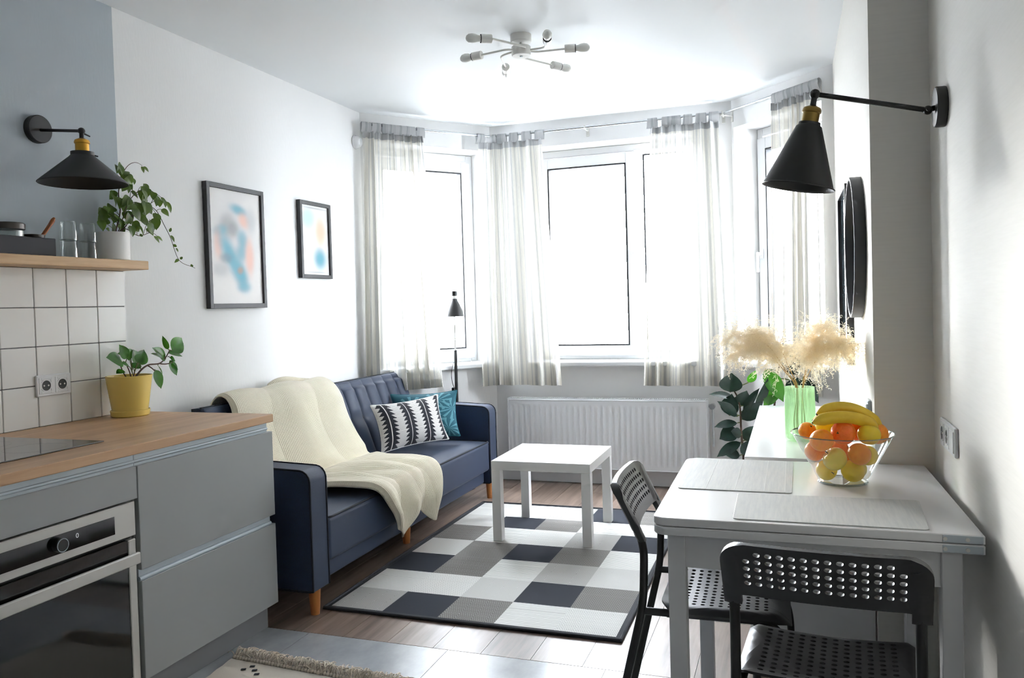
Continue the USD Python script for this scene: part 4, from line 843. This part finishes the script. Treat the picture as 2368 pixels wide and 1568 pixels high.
def plume(label, group, spine, seed, N=190, spread=.115):
    rg = np.random.default_rng(seed); t = thing('dried_grass_plume', label, 'dried grass', (VX, VY, VZ+.2), group=group)
    s = spline(spine, 60); s[:, 1] += VY
    b = np.array([VX+rg.uniform(-.015, .015), VY+rg.uniform(-.012, .012), VZ+.03])
    obj('stem', tube(spline(np.vstack([b, s[0]*.5+b*.5+[0, 0, .01], s[:34:11]]), 24), np.linspace(.0024, .0012, 24), 7), 'dry_stem', t)
    pts, wd = [], []
    tan = np.gradient(s, axis=0); tan /= np.linalg.norm(tan, axis=1, keepdims=True)
    for _ in range(N):
        u = rg.uniform(.25, 1); i = min(int(u*59), 58); p = s[i]+rg.normal(0, .003, 3); d = tan[i]*rg.uniform(.2, .9)+np.array([0, 0, .35])+rg.normal(0, .60, 3); d /= np.linalg.norm(d)
        L = spread*rg.uniform(.6, 1.3)*(1.12-.40*u); m = 16; q = np.empty((m, 3)); q[0] = p; g_ = rg.uniform(.05, .13)
        for k in range(1, m):
            d = d+np.array([0, 0, -g_*(.2+k/m*1.9)]); d /= np.linalg.norm(d); q[k] = q[k-1]+L/m*d
        pts.append(q); wd.append(np.linspace(.0008, .0005, m))
        for k in range(3, m, 1):                                # curled, beaded branchlets
            e = d+rg.normal(0, .9, 3); e /= np.linalg.norm(e); a, bb_, _d = frame_of(e); r0 = rg.uniform(.002, .0045); ph = rg.uniform(0, 6.28); w = np.linspace(0, 1, 8); th = ph+w*rg.uniform(3, 6)
            c = q[k]+np.outer(w*rg.uniform(.006, .013), e)+r0*(np.outer(np.cos(th)-math.cos(ph), a)+np.outer(np.sin(th)-math.sin(ph), bb_))
            pts.append(c); wd.append(.0008+.0005*(np.arange(8) % 2))
    curves(t+'/plume', pts, wd, 'dry_grass')
gl, gR = 'dried grass plumes leaning left out of the green vase', 'dried grass plumes leaning right out of the green vase'
lab = 'feathery cream dried grass plume leaning left out of the green vase'; labr = 'feathery cream dried grass plume leaning right out of the green vase'
plume(lab, gl, [(.006, 0, .965), (-.035, -.01, 1.03), (-.10, -.02, 1.12), (-.17, -.03, 1.155), (-.245, -.04, 1.120)], 1)
plume(lab, gl, [(.010, 0, .965), (-.02, .01, 1.04), (-.065, .02, 1.115), (-.12, .03, 1.140), (-.175, .04, 1.095)], 2)
plume(lab, gl, [(.003, 0, .965), (-.030, .01, 1.01), (-.09, .0, 1.075), (-.15, -.02, 1.095), (-.215, -.03, 1.06)], 3)
plume(labr, gR, [(.032, 0, .965), (.048, .0, 1.04), (.068, .0, 1.12), (.088, -.01, 1.165), (.125, -.02, 1.160)], 4)
plume(labr, gR, [(.036, 0, .965), (.065, -.02, 1.03), (.11, -.03, 1.085), (.155, -.04, 1.10), (.195, -.06, 1.055)], 5)
plume(labr, gR, [(.034, 0, .965), (.055, .01, 1.04), (.09, .01, 1.10), (.135, .0, 1.125), (.175, -.02, 1.09)], 6)

BX, BY, BZ = .129, 2.50, .7504
t = thing('fruit_bowl', 'clear conical glass bowl of fruit on the white dining table', 'bowl', (BX, BY, BZ))
obj('glass', lathe([(0, .0045), (.062, .0045), (.0665, .0060), (.1390, .1425)], 96, (BX, BY, BZ)), 'clear_glass', t, smooth=60)
obj('rim', lathe([(.1378, .1415), (.1402, .1415), (.1412, .1432), (.1400, .1448), (.1384, .1444), (.1378, .1415)], 96, (BX, BY, BZ)), 'rim_glass', t, smooth=40)
obj('foot', lathe([(.060, 0), (.0675, 0), (.0690, .003), (.0665, .006), (.060, .004), (.060, 0)], 96, (BX, BY, BZ)), 'rim_glass', t, smooth=40)
FR = [    ('A', 0.0350, 2.5200, 0.8940, 0.0261),
    ('B', 0.0714, 2.4261, 0.8824, 0.0332),
    ('C', 0.1301, 2.4528, 0.9009, 0.0344),
    ('D', 0.1983, 2.4631, 0.8951, 0.0320),
    ('E', 0.2246, 2.5256, 0.8900, 0.0320),
    ('F', 0.1740, 2.5600, 0.8900, 0.0296),
    ('G', 0.0880, 2.5700, 0.8970, 0.0308),
    ('H', 0.1706, 2.4374, 0.8442, 0.0320),
    ('I', 0.1070, 2.4402, 0.8274, 0.0344),
    ('J', 0.0545, 2.5000, 0.8380, 0.0296),
    ('K', 0.1992, 2.5073, 0.8279, 0.0285),
    ('Lb', 0.0850, 2.4854, 0.7868, 0.0308),
    ('M', 0.1548, 2.4675, 0.7892, 0.0332),
    ('N', 0.1688, 2.5265, 0.7844, 0.0285),
    ('O', 0.1308, 2.5605, 0.8085, 0.0285),
    ('P', 0.1202, 2.5167, 0.8425, 0.0285),
]
def fruit(kind, name, label, cat, c, r, seed, axis=(0, 0, 1)):
    rg = np.random.default_rng(seed); m = trimesh.creation.icosphere(4, 1.0); v = np.asarray(m.vertices).copy()
    z = v[:, 2].copy()
    if kind in ('yellow_apple', 'green_apple'):
        rr = np.hypot(v[:, 0], v[:, 1]); v[:, 2] = z*.92-.22*np.exp(-(rr/.28)**2)*np.sign(z)*(z > 0)-.10*np.exp(-(rr/.25)**2)*np.sign(z)*(z < 0); v[:, :2] *= (1+.05*z)[:, None]
    else:
        rr = np.hypot(v[:, 0], v[:, 1]); th = np.arctan2(v[:, 1], v[:, 0]); wr = .035*np.exp(-(rr/.45)**2)*np.cos(th*9+seed)*(z > 0) if kind == 'red_orange_peel' else 0
        v[:, 2] = z*.95-.07*np.exp(-(rr/.18)**2)*(z > 0); v *= (1+wr+.012*(meshkit.noise(v*2.5+seed)-.5))[:, None] if np.ndim(wr) else (1+.012*(meshkit.noise(v*2.5+seed)-.5))[:, None]
    A, B, D = frame_of(axis); v = v@np.stack([A, B, D])
    t = thing(name, label, cat, c); obj('flesh', trimesh.Trimesh(v*r*.985+c, m.faces, process=False), kind, t, smooth=True)
    top = np.asarray(c)+D*r*(.86 if 'peel' in kind else .70)
    if 'apple' in kind: obj('stem', tube(np.array([top, top+D*r*.22+A*.001, top+D*r*.42+A*.004]), .0014, 6), 'stem_brown', t)
    else: obj('stem_scar', lathe([(0, -.002), (.0032, -.002), (.0038, .0), (.0022, .0012), (0, .0012)], 12, top, D), 'green_stem', t)
INFO = {'A': ('orange_peel', 'orange', 'smooth orange at the left rim of the glass bowl, by the vase', 'orange', (.5, -.6, .7)), 'B': ('orange_peel', 'orange', 'large pale orange crossing the front left rim of the bowl', 'orange', (-.3, .4, .8)),
 'C': ('red_orange_peel', 'mandarin', 'wrinkled reddish mandarin with its stem scar showing, under the bananas', 'mandarin', (-.5, -.8, .1)), 'D': ('yellow_apple', 'apple', 'bright yellow apple at the front right rim of the bowl', 'apple', (.1, .2, 1)),
 'E': ('orange_peel', 'orange', 'orange at the right rim of the bowl under the banana tips', 'orange', (.5, .5, .6)), 'F': ('red_orange_peel', 'mandarin', 'mandarin half hidden between the wrinkled mandarin and the yellow apple', 'mandarin', (0, .6, .8)),
 'G': ('yellow_apple', 'apple', 'yellow apple at the back of the bowl below the banana ends', 'apple', (0, .5, 1)), 'H': ('orange_peel', 'orange', 'orange in the middle of the bowl below the yellow apple', 'orange', (.4, .5, .5)),
 'I': ('green_apple', 'apple', 'yellow-green apple in the middle front of the bowl', 'apple', (-.7, -.1, .6)), 'J': ('orange_peel', 'orange', 'orange against the left side of the bowl below the rim', 'orange', (-.2, .8, .3)),
 'K': ('yellow_apple', 'apple', 'pale apple against the right side of the bowl with its stem showing', 'apple', (-.7, -.6, .1)), 'Lb': ('yellow_apple', 'apple', 'apple at the bottom left of the bowl', 'apple', (.6, -.75, -.15)),
 'M': ('yellow_apple', 'apple', 'yellow apple at the bottom front of the bowl', 'apple', (.2, .6, .4)), 'N': ('green_apple', 'apple', 'greenish apple at the bottom right of the bowl, behind another', 'apple', (.4, .6, .4)),
 'O': ('orange_peel', 'orange', 'orange deep at the back of the bowl', 'orange', (0, .5, .8)), 'P': ('orange_peel', 'orange', 'orange in the dark centre of the pile of fruit', 'orange', (0, .5, .8))}
for i, (k, x, y, z, r) in enumerate(FR): fruit(INFO[k][0], INFO[k][1], INFO[k][2], INFO[k][3], (x, y, z), r, i+3, INFO[k][4])
def banana(label, pts, r, seed):
    t = thing('banana', label, 'banana', np.mean(pts, 0)); s = spline(pts, 40); u = np.linspace(0, 1, 40)
    rr = r*np.clip(np.minimum((u+.02)/.14, (1.02-u)/.16), 0, 1)**.6; rr = np.maximum(rr, .004)
    m = tube(s, rr, 20); v = np.asarray(m.vertices); k = np.arange(800) % 20
    c = s[np.arange(800)//20]; fac = 1+.05*np.cos(k*2*np.pi/20*5); v = v.copy(); v[:800] = c+(v[:800]-c)*fac[:, None]; m.vertices = v
    obj('peel', m, 'banana', t, smooth=50)
    obj('stalk', tube(np.array([s[-1]-(s[-1]-s[-3])*.4, s[-1]+(s[-1]-s[-3])*1.4]), .0046, 8), 'green_stem', t); obj('tip', tube(np.array([s[0], s[0]-(s[1]-s[0])*.5]), .0035, 8), 'stem_brown', t)
banana('topmost banana lying over the bowl of fruit', [(.062, 2.455, .952), (.100, 2.470, .967), (.150, 2.495, .965), (.200, 2.515, .940), (.236, 2.525, .905)], .0175, 1)
banana('front banana lying on the oranges at the bowl rim', [(.050, 2.425, .932), (.090, 2.425, .946), (.135, 2.440, .948), (.182, 2.470, .935), (.224, 2.505, .908)], .0172, 2)
banana('lowest banana resting under the other two', [(.052, 2.480, .930), (.095, 2.510, .938), (.145, 2.540, .938), (.195, 2.552, .923), (.232, 2.545, .902)], .017, 3)

# ------------------------------------------------------------------ plants
def leaf(base, tip, width, nrm, curl=.12, fold=.25, pw=.5, n=11):
    base, tip = np.asarray(base, float), np.asarray(tip, float); d = tip-base; L = np.linalg.norm(d); d /= L
    nrm = np.asarray(nrm, float); nrm = nrm-d*(nrm@d); nrm /= np.linalg.norm(nrm)+1e-9; sd = np.cross(d, nrm)
    s = np.linspace(0, 1, n); w = width/2*np.sin(np.pi*s**pw)**.85*np.where(s > .8, ((1-s)/.2)**.35*1+0, 1); w = np.nan_to_num(w)
    T = np.linspace(-1, 1, 7); c = base+np.outer(s*L, d)+np.outer(curl*L*np.sin(np.pi*s*.9), nrm)
    P = c[:, None]+w[:, None, None]*T[None, :, None]*sd+(w[:, None]*np.abs(T)[None]*fold)[..., None]*nrm
    return grid(P)
def leafy(t, items, m, stem, sm='green_stem', rs=.0018, centre=None):
    """items: (base on the stem, leaf start, leaf tip, width, normal)"""
    for (b, p, q, w, nv, *o) in items:
        l = obj('leaf', leaf(p, q, w, nv, *(o[1:] if len(o) > 1 else ())), o[0] if o and o[0] else m, t, smooth=True)
        if b is not None: obj('petiole', tube(spline([b, (np.asarray(b)+p)/2+[0, 0, .004], p], 6), rs, 5), sm, l)
# trailing ivy in its white pot on the shelf
PX, PY, PZ = -2.645, 2.588, 1.523
t = thing('ivy_plant', 'trailing leafy plant in a white round pot at the end of the shelf', 'potted plant', (PX, PY, PZ))
obj('pot', lathe([(0, 0), (.060, 0), (.064, .004), (.066, .112), (.0655, .116), (.061, .116), (.0605, .105), (.058, .10), (0, .10)], 56, (PX, PY, PZ)), 'white_pot', t)
obj('soil', lathe([(0, .098), (.0600, .098), (.05, .103), (0, .106)], 32, (PX, PY, PZ)), 'soil', t)
iv = lambda y, z, x=-2.63: np.array([x, y, z])
STM = [[iv(2.588, 1.625), iv(2.605, 1.68), iv(2.62, 1.74), iv(2.615, 1.80), iv(2.63, 1.86), iv(2.66, 1.915), iv(2.705, 1.945), iv(2.75, 1.938)],
       [iv(2.592, 1.625), iv(2.64, 1.72), iv(2.69, 1.80), iv(2.76, 1.835), iv(2.83, 1.825), iv(2.88, 1.80)],
       [iv(2.60, 1.63), iv(2.67, 1.70), iv(2.75, 1.765), iv(2.81, 1.76), iv(2.86, 1.70), iv(2.90, 1.64), iv(2.925, 1.58), iv(2.95, 1.54), iv(3.00, 1.52), iv(3.05, 1.508)],
       [iv(2.60, 1.63), iv(2.66, 1.655), iv(2.715, 1.635), iv(2.77, 1.65), iv(2.82, 1.64)]]
obj('stem', J(*[tube(spline(s_, 40), np.linspace(.0032 if i == 0 else .002, .0009, 40), 6) for i, s_ in enumerate(STM)]), 'bark', t)
rg = np.random.default_rng(21)
LV = [(2.575, 1.895, .045), (2.60, 1.905, .05), (2.625, 1.88, .055), (2.65, 1.86, .05), (2.665, 1.845, .045), (2.56, 1.84, .04), (2.595, 1.838, .045), (2.63, 1.825, .04), (2.69, 1.80, .05), (2.71, 1.785, .05), (2.73, 1.82, .045), (2.745, 1.845, .035), (2.765, 1.81, .04),
      (2.56, 1.765, .05), (2.59, 1.76, .06), (2.62, 1.75, .06), (2.55, 1.73, .055), (2.58, 1.72, .065), (2.61, 1.705, .06), (2.64, 1.715, .06), (2.535, 1.70, .05), (2.565, 1.69, .06), (2.60, 1.68, .05), (2.66, 1.765, .06), (2.69, 1.75, .065), (2.72, 1.745, .06), (2.75, 1.755, .055), (2.685, 1.715, .06), (2.715, 1.705, .055), (2.74, 1.72, .05),
      (2.70, 1.675, .055), (2.73, 1.665, .055), (2.76, 1.69, .05), (2.78, 1.715, .05), (2.795, 1.69, .045), (2.76, 1.655, .04), (2.79, 1.79, .045), (2.52, 1.665, .045), (2.645, 1.66, .05), (2.81, 1.74, .04), (2.61, 1.80, .04), (2.655, 1.80, .04)]
def near_stem(p):
    S_ = np.vstack([spline(s_, 60) for s_ in STM]); return S_[np.argmin(np.linalg.norm(S_-p, axis=1))]
LV += [(y+rg.uniform(-.022, .022), z+rg.uniform(-.02, .02), w*.9) for (y, z, w) in LV[::2]]
its = []
for (y, z, w) in LV:
    p = np.array([-2.63+rg.uniform(-.035, .06), y, z]); b = near_stem(p); a = rg.uniform(-.9, .9); dn = np.array([rg.uniform(-.2, .5), math.sin(a)*.8+(.3 if y > 2.63 else -.3), -.75]); dn /= np.linalg.norm(dn)
    w *= 1.02; its.append((b, p-dn*w*.45, p+dn*w*.62, w*.80, (rg.uniform(.5, 1), rg.uniform(-.5, .3), rg.uniform(.1, .7)), None, .10, .22, .62))
for (y, z, dy, dz, w) in ((2.745, 1.935, .012, -.028, .016), (2.755, 1.935, .03, -.02, .016), (2.85, 1.815, .03, -.035, .02), (2.865, 1.81, .012, -.04, .018), (2.885, 1.80, .022, -.05, .022), (2.83, 1.81, .02, -.03, .02), (2.895, 1.665, .012, .02, .012), (2.90, 1.65, .022, -.03, .016), (2.92, 1.60, .01, .012, .018), (2.93, 1.595, .014, -.018, .010), (2.945, 1.545, -.028, -.018, .014), (2.955, 1.545, .016, .012, .012), (3.02, 1.517, .018, .003, .014), (2.80, 1.64, .03, -.03, .015), (2.815, 1.64, .035, -.02, .014), (2.56, 1.645, -.02, .006, .018), (2.625, 1.648, .016, .008, .016), (2.635, 1.642, .010, -.012, .012), (2.72, 1.635, .018, .004, .015)):
    its.append((None, iv(y, z), iv(y+dy, z+dz), w, (.8, -.3, .4), None, .1, .2, .7))
leafy(t, its, 'ivy_leaf', None, rs=.0011)
# yellow pot on the worktop
PX, PY, PZ = -2.600, 2.600, .880
t = thing('potted_plant', 'round-leaved green plant in a yellow pot on the oak worktop', 'potted plant', (PX, PY, PZ))
obj('pot', lathe([(0, .006), (.066, .006), (.068, .012), (.070, .030), (.0885, .160), (.090, .166), (.0885, .168), (.084, .167), (.083, .158), (.078, .14), (0, .14)], 64, (PX, PY, PZ)), 'yellow_pot', t)
obj('saucer', lathe([(0, 0), (.069, 0), (.074, .004), (.0765, .024), (.0745, .026), (.0715, .022), (.069, .010), (0, .0075)], 64, (PX, PY, PZ)), 'yellow_pot', t)
obj('soil', lathe([(0, .136), (.0795, .136), (.06, .144), (0, .148)], 36, (PX, PY, PZ)), 'soil', t)
yp = lambda y, z, x=-2.58: np.array([x, y, z])
ST2 = [[yp(2.60, 1.02), yp(2.645, 1.065), yp(2.70, 1.085), yp(2.75, 1.085), yp(2.79, 1.11), yp(2.81, 1.135)], [yp(2.595, 1.02), yp(2.585, 1.06), yp(2.565, 1.10)], [yp(2.60, 1.02), yp(2.61, 1.06), yp(2.635, 1.10)], [yp(2.59, 1.02), yp(2.56, 1.05), yp(2.54, 1.09)], [yp(2.75, 1.085), yp(2.80, 1.08), yp(2.83, 1.085)], [yp(2.685, 1.08), yp(2.71, 1.065), yp(2.722, 1.055)]]
obj('stem', J(*[tube(spline(s_, 20), np.linspace(.0046 if i == 0 else .0028, .0020, 20), 7) for i, s_ in enumerate(ST2)]), 'bark', t)
its = []
for (b, p, q, w, nv) in (((2.565, 1.10), (2.545, 1.105), (2.462, 1.130), .075, (.7, -.2, .6)), ((2.565, 1.10), (2.555, 1.12), (2.515, 1.180), .045, (.8, -.3, .2)), ((2.60, 1.07), (2.59, 1.115), (2.565, 1.160), .06, (.8, 0, .4)), ((2.635, 1.10), (2.612, 1.10), (2.60, 1.155), .062, (.8, .1, .4)),
                        ((2.635, 1.10), (2.635, 1.09), (2.672, 1.150), .065, (.8, .1, .5)), ((2.54, 1.06), (2.545, 1.072), (2.505, 1.062), .032, (.5, 0, .8)), ((2.60, 1.05), (2.57, 1.085), (2.53, 1.10), .05, (.5, -.1, .8)), ((2.61, 1.06), (2.63, 1.075), (2.668, 1.09), .045, (.4, .3, .8)), ((2.61, 1.06), (2.60, 1.10), (2.625, 1.135), .05, (.7, 0, .5)),
                        ((2.645, 1.065), (2.64, 1.10), (2.675, 1.108), .04, (.5, .2, .8)), ((2.79, 1.11), (2.79, 1.10), (2.712, 1.155), .058, (.75, -.2, .5)), ((2.79, 1.11), (2.775, 1.10), (2.70, 1.130), .035, (.5, -.2, .8)), ((2.81, 1.135), (2.812, 1.135), (2.872, 1.190), .082, (.9, .1, .2)), ((2.81, 1.135), (2.806, 1.142), (2.775, 1.205), .024, (.5, -.7, .2)),
                        ((2.80, 1.12), (2.80, 1.125), (2.882, 1.105), .045, (.6, .2, .8)), ((2.83, 1.085), (2.822, 1.09), (2.862, 1.022), .04, (.9, -.2, .2)), ((2.83, 1.085), (2.835, 1.085), (2.875, 1.045), .042, (.6, .7, .2)), ((2.722, 1.055), (2.722, 1.06), (2.752, .975), .045, (.9, -.2, .1)), ((2.75, 1.085), (2.765, 1.075), (2.788, 1.032), .014, (.3, .9, 0)), ((2.60, 1.05), (2.615, 1.115), (2.55, 1.14), .05, (.6, 0, .7)), ((2.80, 1.11), (2.80, 1.105), (2.83, 1.09), .03, (.8, .3, .4))):
    o = rg.uniform(-.03, .03); P_ = lambda c: yp(c[0], c[1], -2.58+o)
    its.append((yp(*b), P_(p), P_(q), w, nv, None, .06, .14, .72))
leafy(t, its, 'jade_leaf', None)
# rubber plant behind the sideboard
t = thing('rubber_plant', 'tall dark-leaved rubber plant standing behind the sideboard by the bay', 'potted plant', (-.285, 4.6, 0))
obj('pot', lathe([(0, 0), (.085, 0), (.09, .005), (.115, .20), (.119, .205), (.111, .205), (.106, .19), (0, .19)], 48, (-.285, 4.6, .0)), 'white_pot', t)
obj('soil', lathe([(0, .18), (.107, .18), (.08, .192), (0, .196)], 32, (-.285, 4.6, 0)), 'soil', t)
rp = lambda x, z, y=4.6: np.array([x, y, z])
ST3 = [[rp(-.275, .19), rp(-.272, .42), rp(-.282, .60), rp(-.290, .72), rp(-.330, .80)], [rp(-.25, .19), rp(-.15, .45, 4.62), rp(-.10, .72, 4.62), rp(-.065, 1.0, 4.62)], [rp(-.24, .19, 4.58), rp(-.06, .5, 4.55), rp(.03, .80, 4.55)]]
obj('stem', J(*[tube(spline(s_, 30), np.linspace(.0085, .004, 30), 8) for s_ in ST3]), 'bark', t)
RLV = [(-.335, .775, -.322, .885, .125, (.1, -1, .1), 0), (-.29, .70, -.245, .785, .085, (.4, -.9, .2), 0), (-.315, .735, -.455, .755, .065, (0, -.55, 1), 0), (-.345, .64, -.325, .765, .105, (-.1, -.9, .5), 0), (-.30, .64, -.405, .725, .07, (0, -.6, .8), 0), (-.30, .60, -.425, .575, .06, (0, -.7, .8), 0),
       (-.275, .62, -.16, .725, .085, (.4, -.8, .3), 0), (-.20, .70, -.135, .86, .075, (.8, -.6, .2), 0), (-.265, .66, -.175, .80, .05, (.3, -.5, .8), 0), (-.30, .555, -.400, .505, .10, (-.3, -.9, .4), 0), (-.28, .535, -.335, .56, .07, (0, -.6, .6), 0), (-.265, .50, -.205, .59, .08, (.2, -.9, .3), 0),
       (-.285, .49, -.415, .405, .065, (-.2, -.9, .5), 0), (-.28, .485, -.205, .435, .095, (.2, -.9, .4), 0), (-.29, .42, -.375, .43, .07, (0, -.7, .7), 0), (-.15, .90, -.055, .722, .095, (.3, -.9, .2), 1), (-.115, .80, -.135, .70, .09, (.1, -.9, -.1), 1), (-.235, .83, -.195, .90, .05, (.4, -.8, 0), 1), (-.10, .76, -.16, .70, .06, (.2, -.9, .2), 1),
       (.0, .86, .055, .75, .07, (-.3, -.9, .1), 0), (-.05, .93, .03, .87, .07, (.1, -.8, .5), 0), (.0, .97, .02, .89, .05, (.1, -.9, .2), 0), (-.07, .95, -.058, 1.10, .016, (.8, -.3, 0), 0), (-.05, 1.045, .045, 1.055, .02, (0, -.2, 1), 0), (.05, .86, .125, .72, .065, (-.2, -.9, .2), 0), (-.02, .84, .0, .74, .07, (0, -.9, .1), 0)]
its = []
for (x0, z0, x1, z1, w, nv, yg) in RLV:
    y = 4.6+rg.uniform(-.03, .03); p, q = rp(x0, z0, y), rp(x1, z1, y-.02); S_ = np.vstack([spline(s_, 60) for s_ in ST3]); b = S_[np.argmin(np.linalg.norm(S_-p, axis=1))]
    its.append((b, p, q, w, nv, 'rubber_leaf_young' if yg else None, .07, .16, .8))
leafy(t, its, 'rubber_leaf', None, rs=.003)

# ------------------------------------------------------------------ things on the shelf
SZ = 1.523
t = thing('storage_box', 'dark grey open box on the oak shelf holding jars and a brush', 'box', (-2.645, 2.08, SZ))
b0, b1, x0, x1 = 1.80, 2.268, -2.708, -2.590
obj('walls', J(cbox(x1-.005, x1, b0, b1, SZ, SZ+.066, .001), cbox(x0, x0+.005, b0, b1, SZ, SZ+.066, .001), cbox(x0+.004, x1-.004, b0, b0+.005, SZ, SZ+.066, .001), cbox(x0+.004, x1-.004, b1-.005, b1, SZ, SZ+.066, .001), cbox(x0+.004, x1-.004, b0+.004, b1-.004, SZ, SZ+.006, 0)), 'grey_box', t)
t = thing('glass_jar', 'wide glass jar with a dark lid standing in the grey box', 'jar', (-2.65, 2.125, SZ+.006))
obj('glass', lathe([(0, 0), (.046, 0), (.050, .006), (.050, .082), (.046, .086), (.044, .086), (.047, .080), (.047, .008), (.044, .004), (0, .004)], 48, (-2.65, 2.125, SZ+.006)), 'tumbler_glass', t, smooth=40)
obj('contents', lathe([(0, .005), (.044, .005), (.046, .02), (.046, .055), (0, .058)], 36, (-2.65, 2.125, SZ+.006)), 'powder', t)
obj('lid', lathe([(0, .087), (.0535, .087), (.0545, .090), (.0545, .106), (.051, .110), (0, .110)], 48, (-2.65, 2.125, SZ+.006)), 'jar_dark', t)
t = thing('mortar', 'small dark bowl with a wooden handle sticking up from the grey box', 'bowl', (-2.65, 2.222, SZ+.006))
obj('bowl', lathe([(0, 0), (.025, 0), (.032, .02), (.040, .066), (.0415, .074), (.038, .074), (.034, .06), (.026, .02), (0, .012)], 40, (-2.65, 2.222, SZ+.006)), 'jar_dark', t)
obj('handle', tube(spline([(-2.65, 2.236, SZ+.04), (-2.642, 2.262, SZ+.085), (-2.636, 2.285, SZ+.12), (-2.632, 2.303, SZ+.150)], 16), np.r_[np.linspace(.006, .0072, 12), [.0078, .0082, .0075, .004]], 12), 'teak', t)
TG = [(0, .004), (.0225, .004), (.0255, .0), (.0275, .008), (.0290, .034), (.0306, .037), (.0322, .074), (.0310, .0745)]
def tumbler(label, y, z, first=[None]):
    pts = [(r, .0745-h) for r, h in TG][::-1]
    t = thing('tumbler', label, 'glass', (-2.645, y, z)); obj('glass', lathe(pts, 48, (-2.645, y, z)), 'tumbler_glass', t, smooth=40); obj('rim', lathe([(.0308, 0), (.0325, 0), (.0325, .0018), (.0308, .0018), (.0308, 0)], 48, (-2.645, y, z)), 'rim_glass', t)
for y, w in ((2.375, 'left-hand'), (2.466, 'right-hand')):
    tumbler(f'lower upturned drinking glass of the {w} stack on the shelf', y, SZ+.0003); tumbler(f'upper upturned drinking glass of the {w} stack on the shelf', y, SZ+.0692)
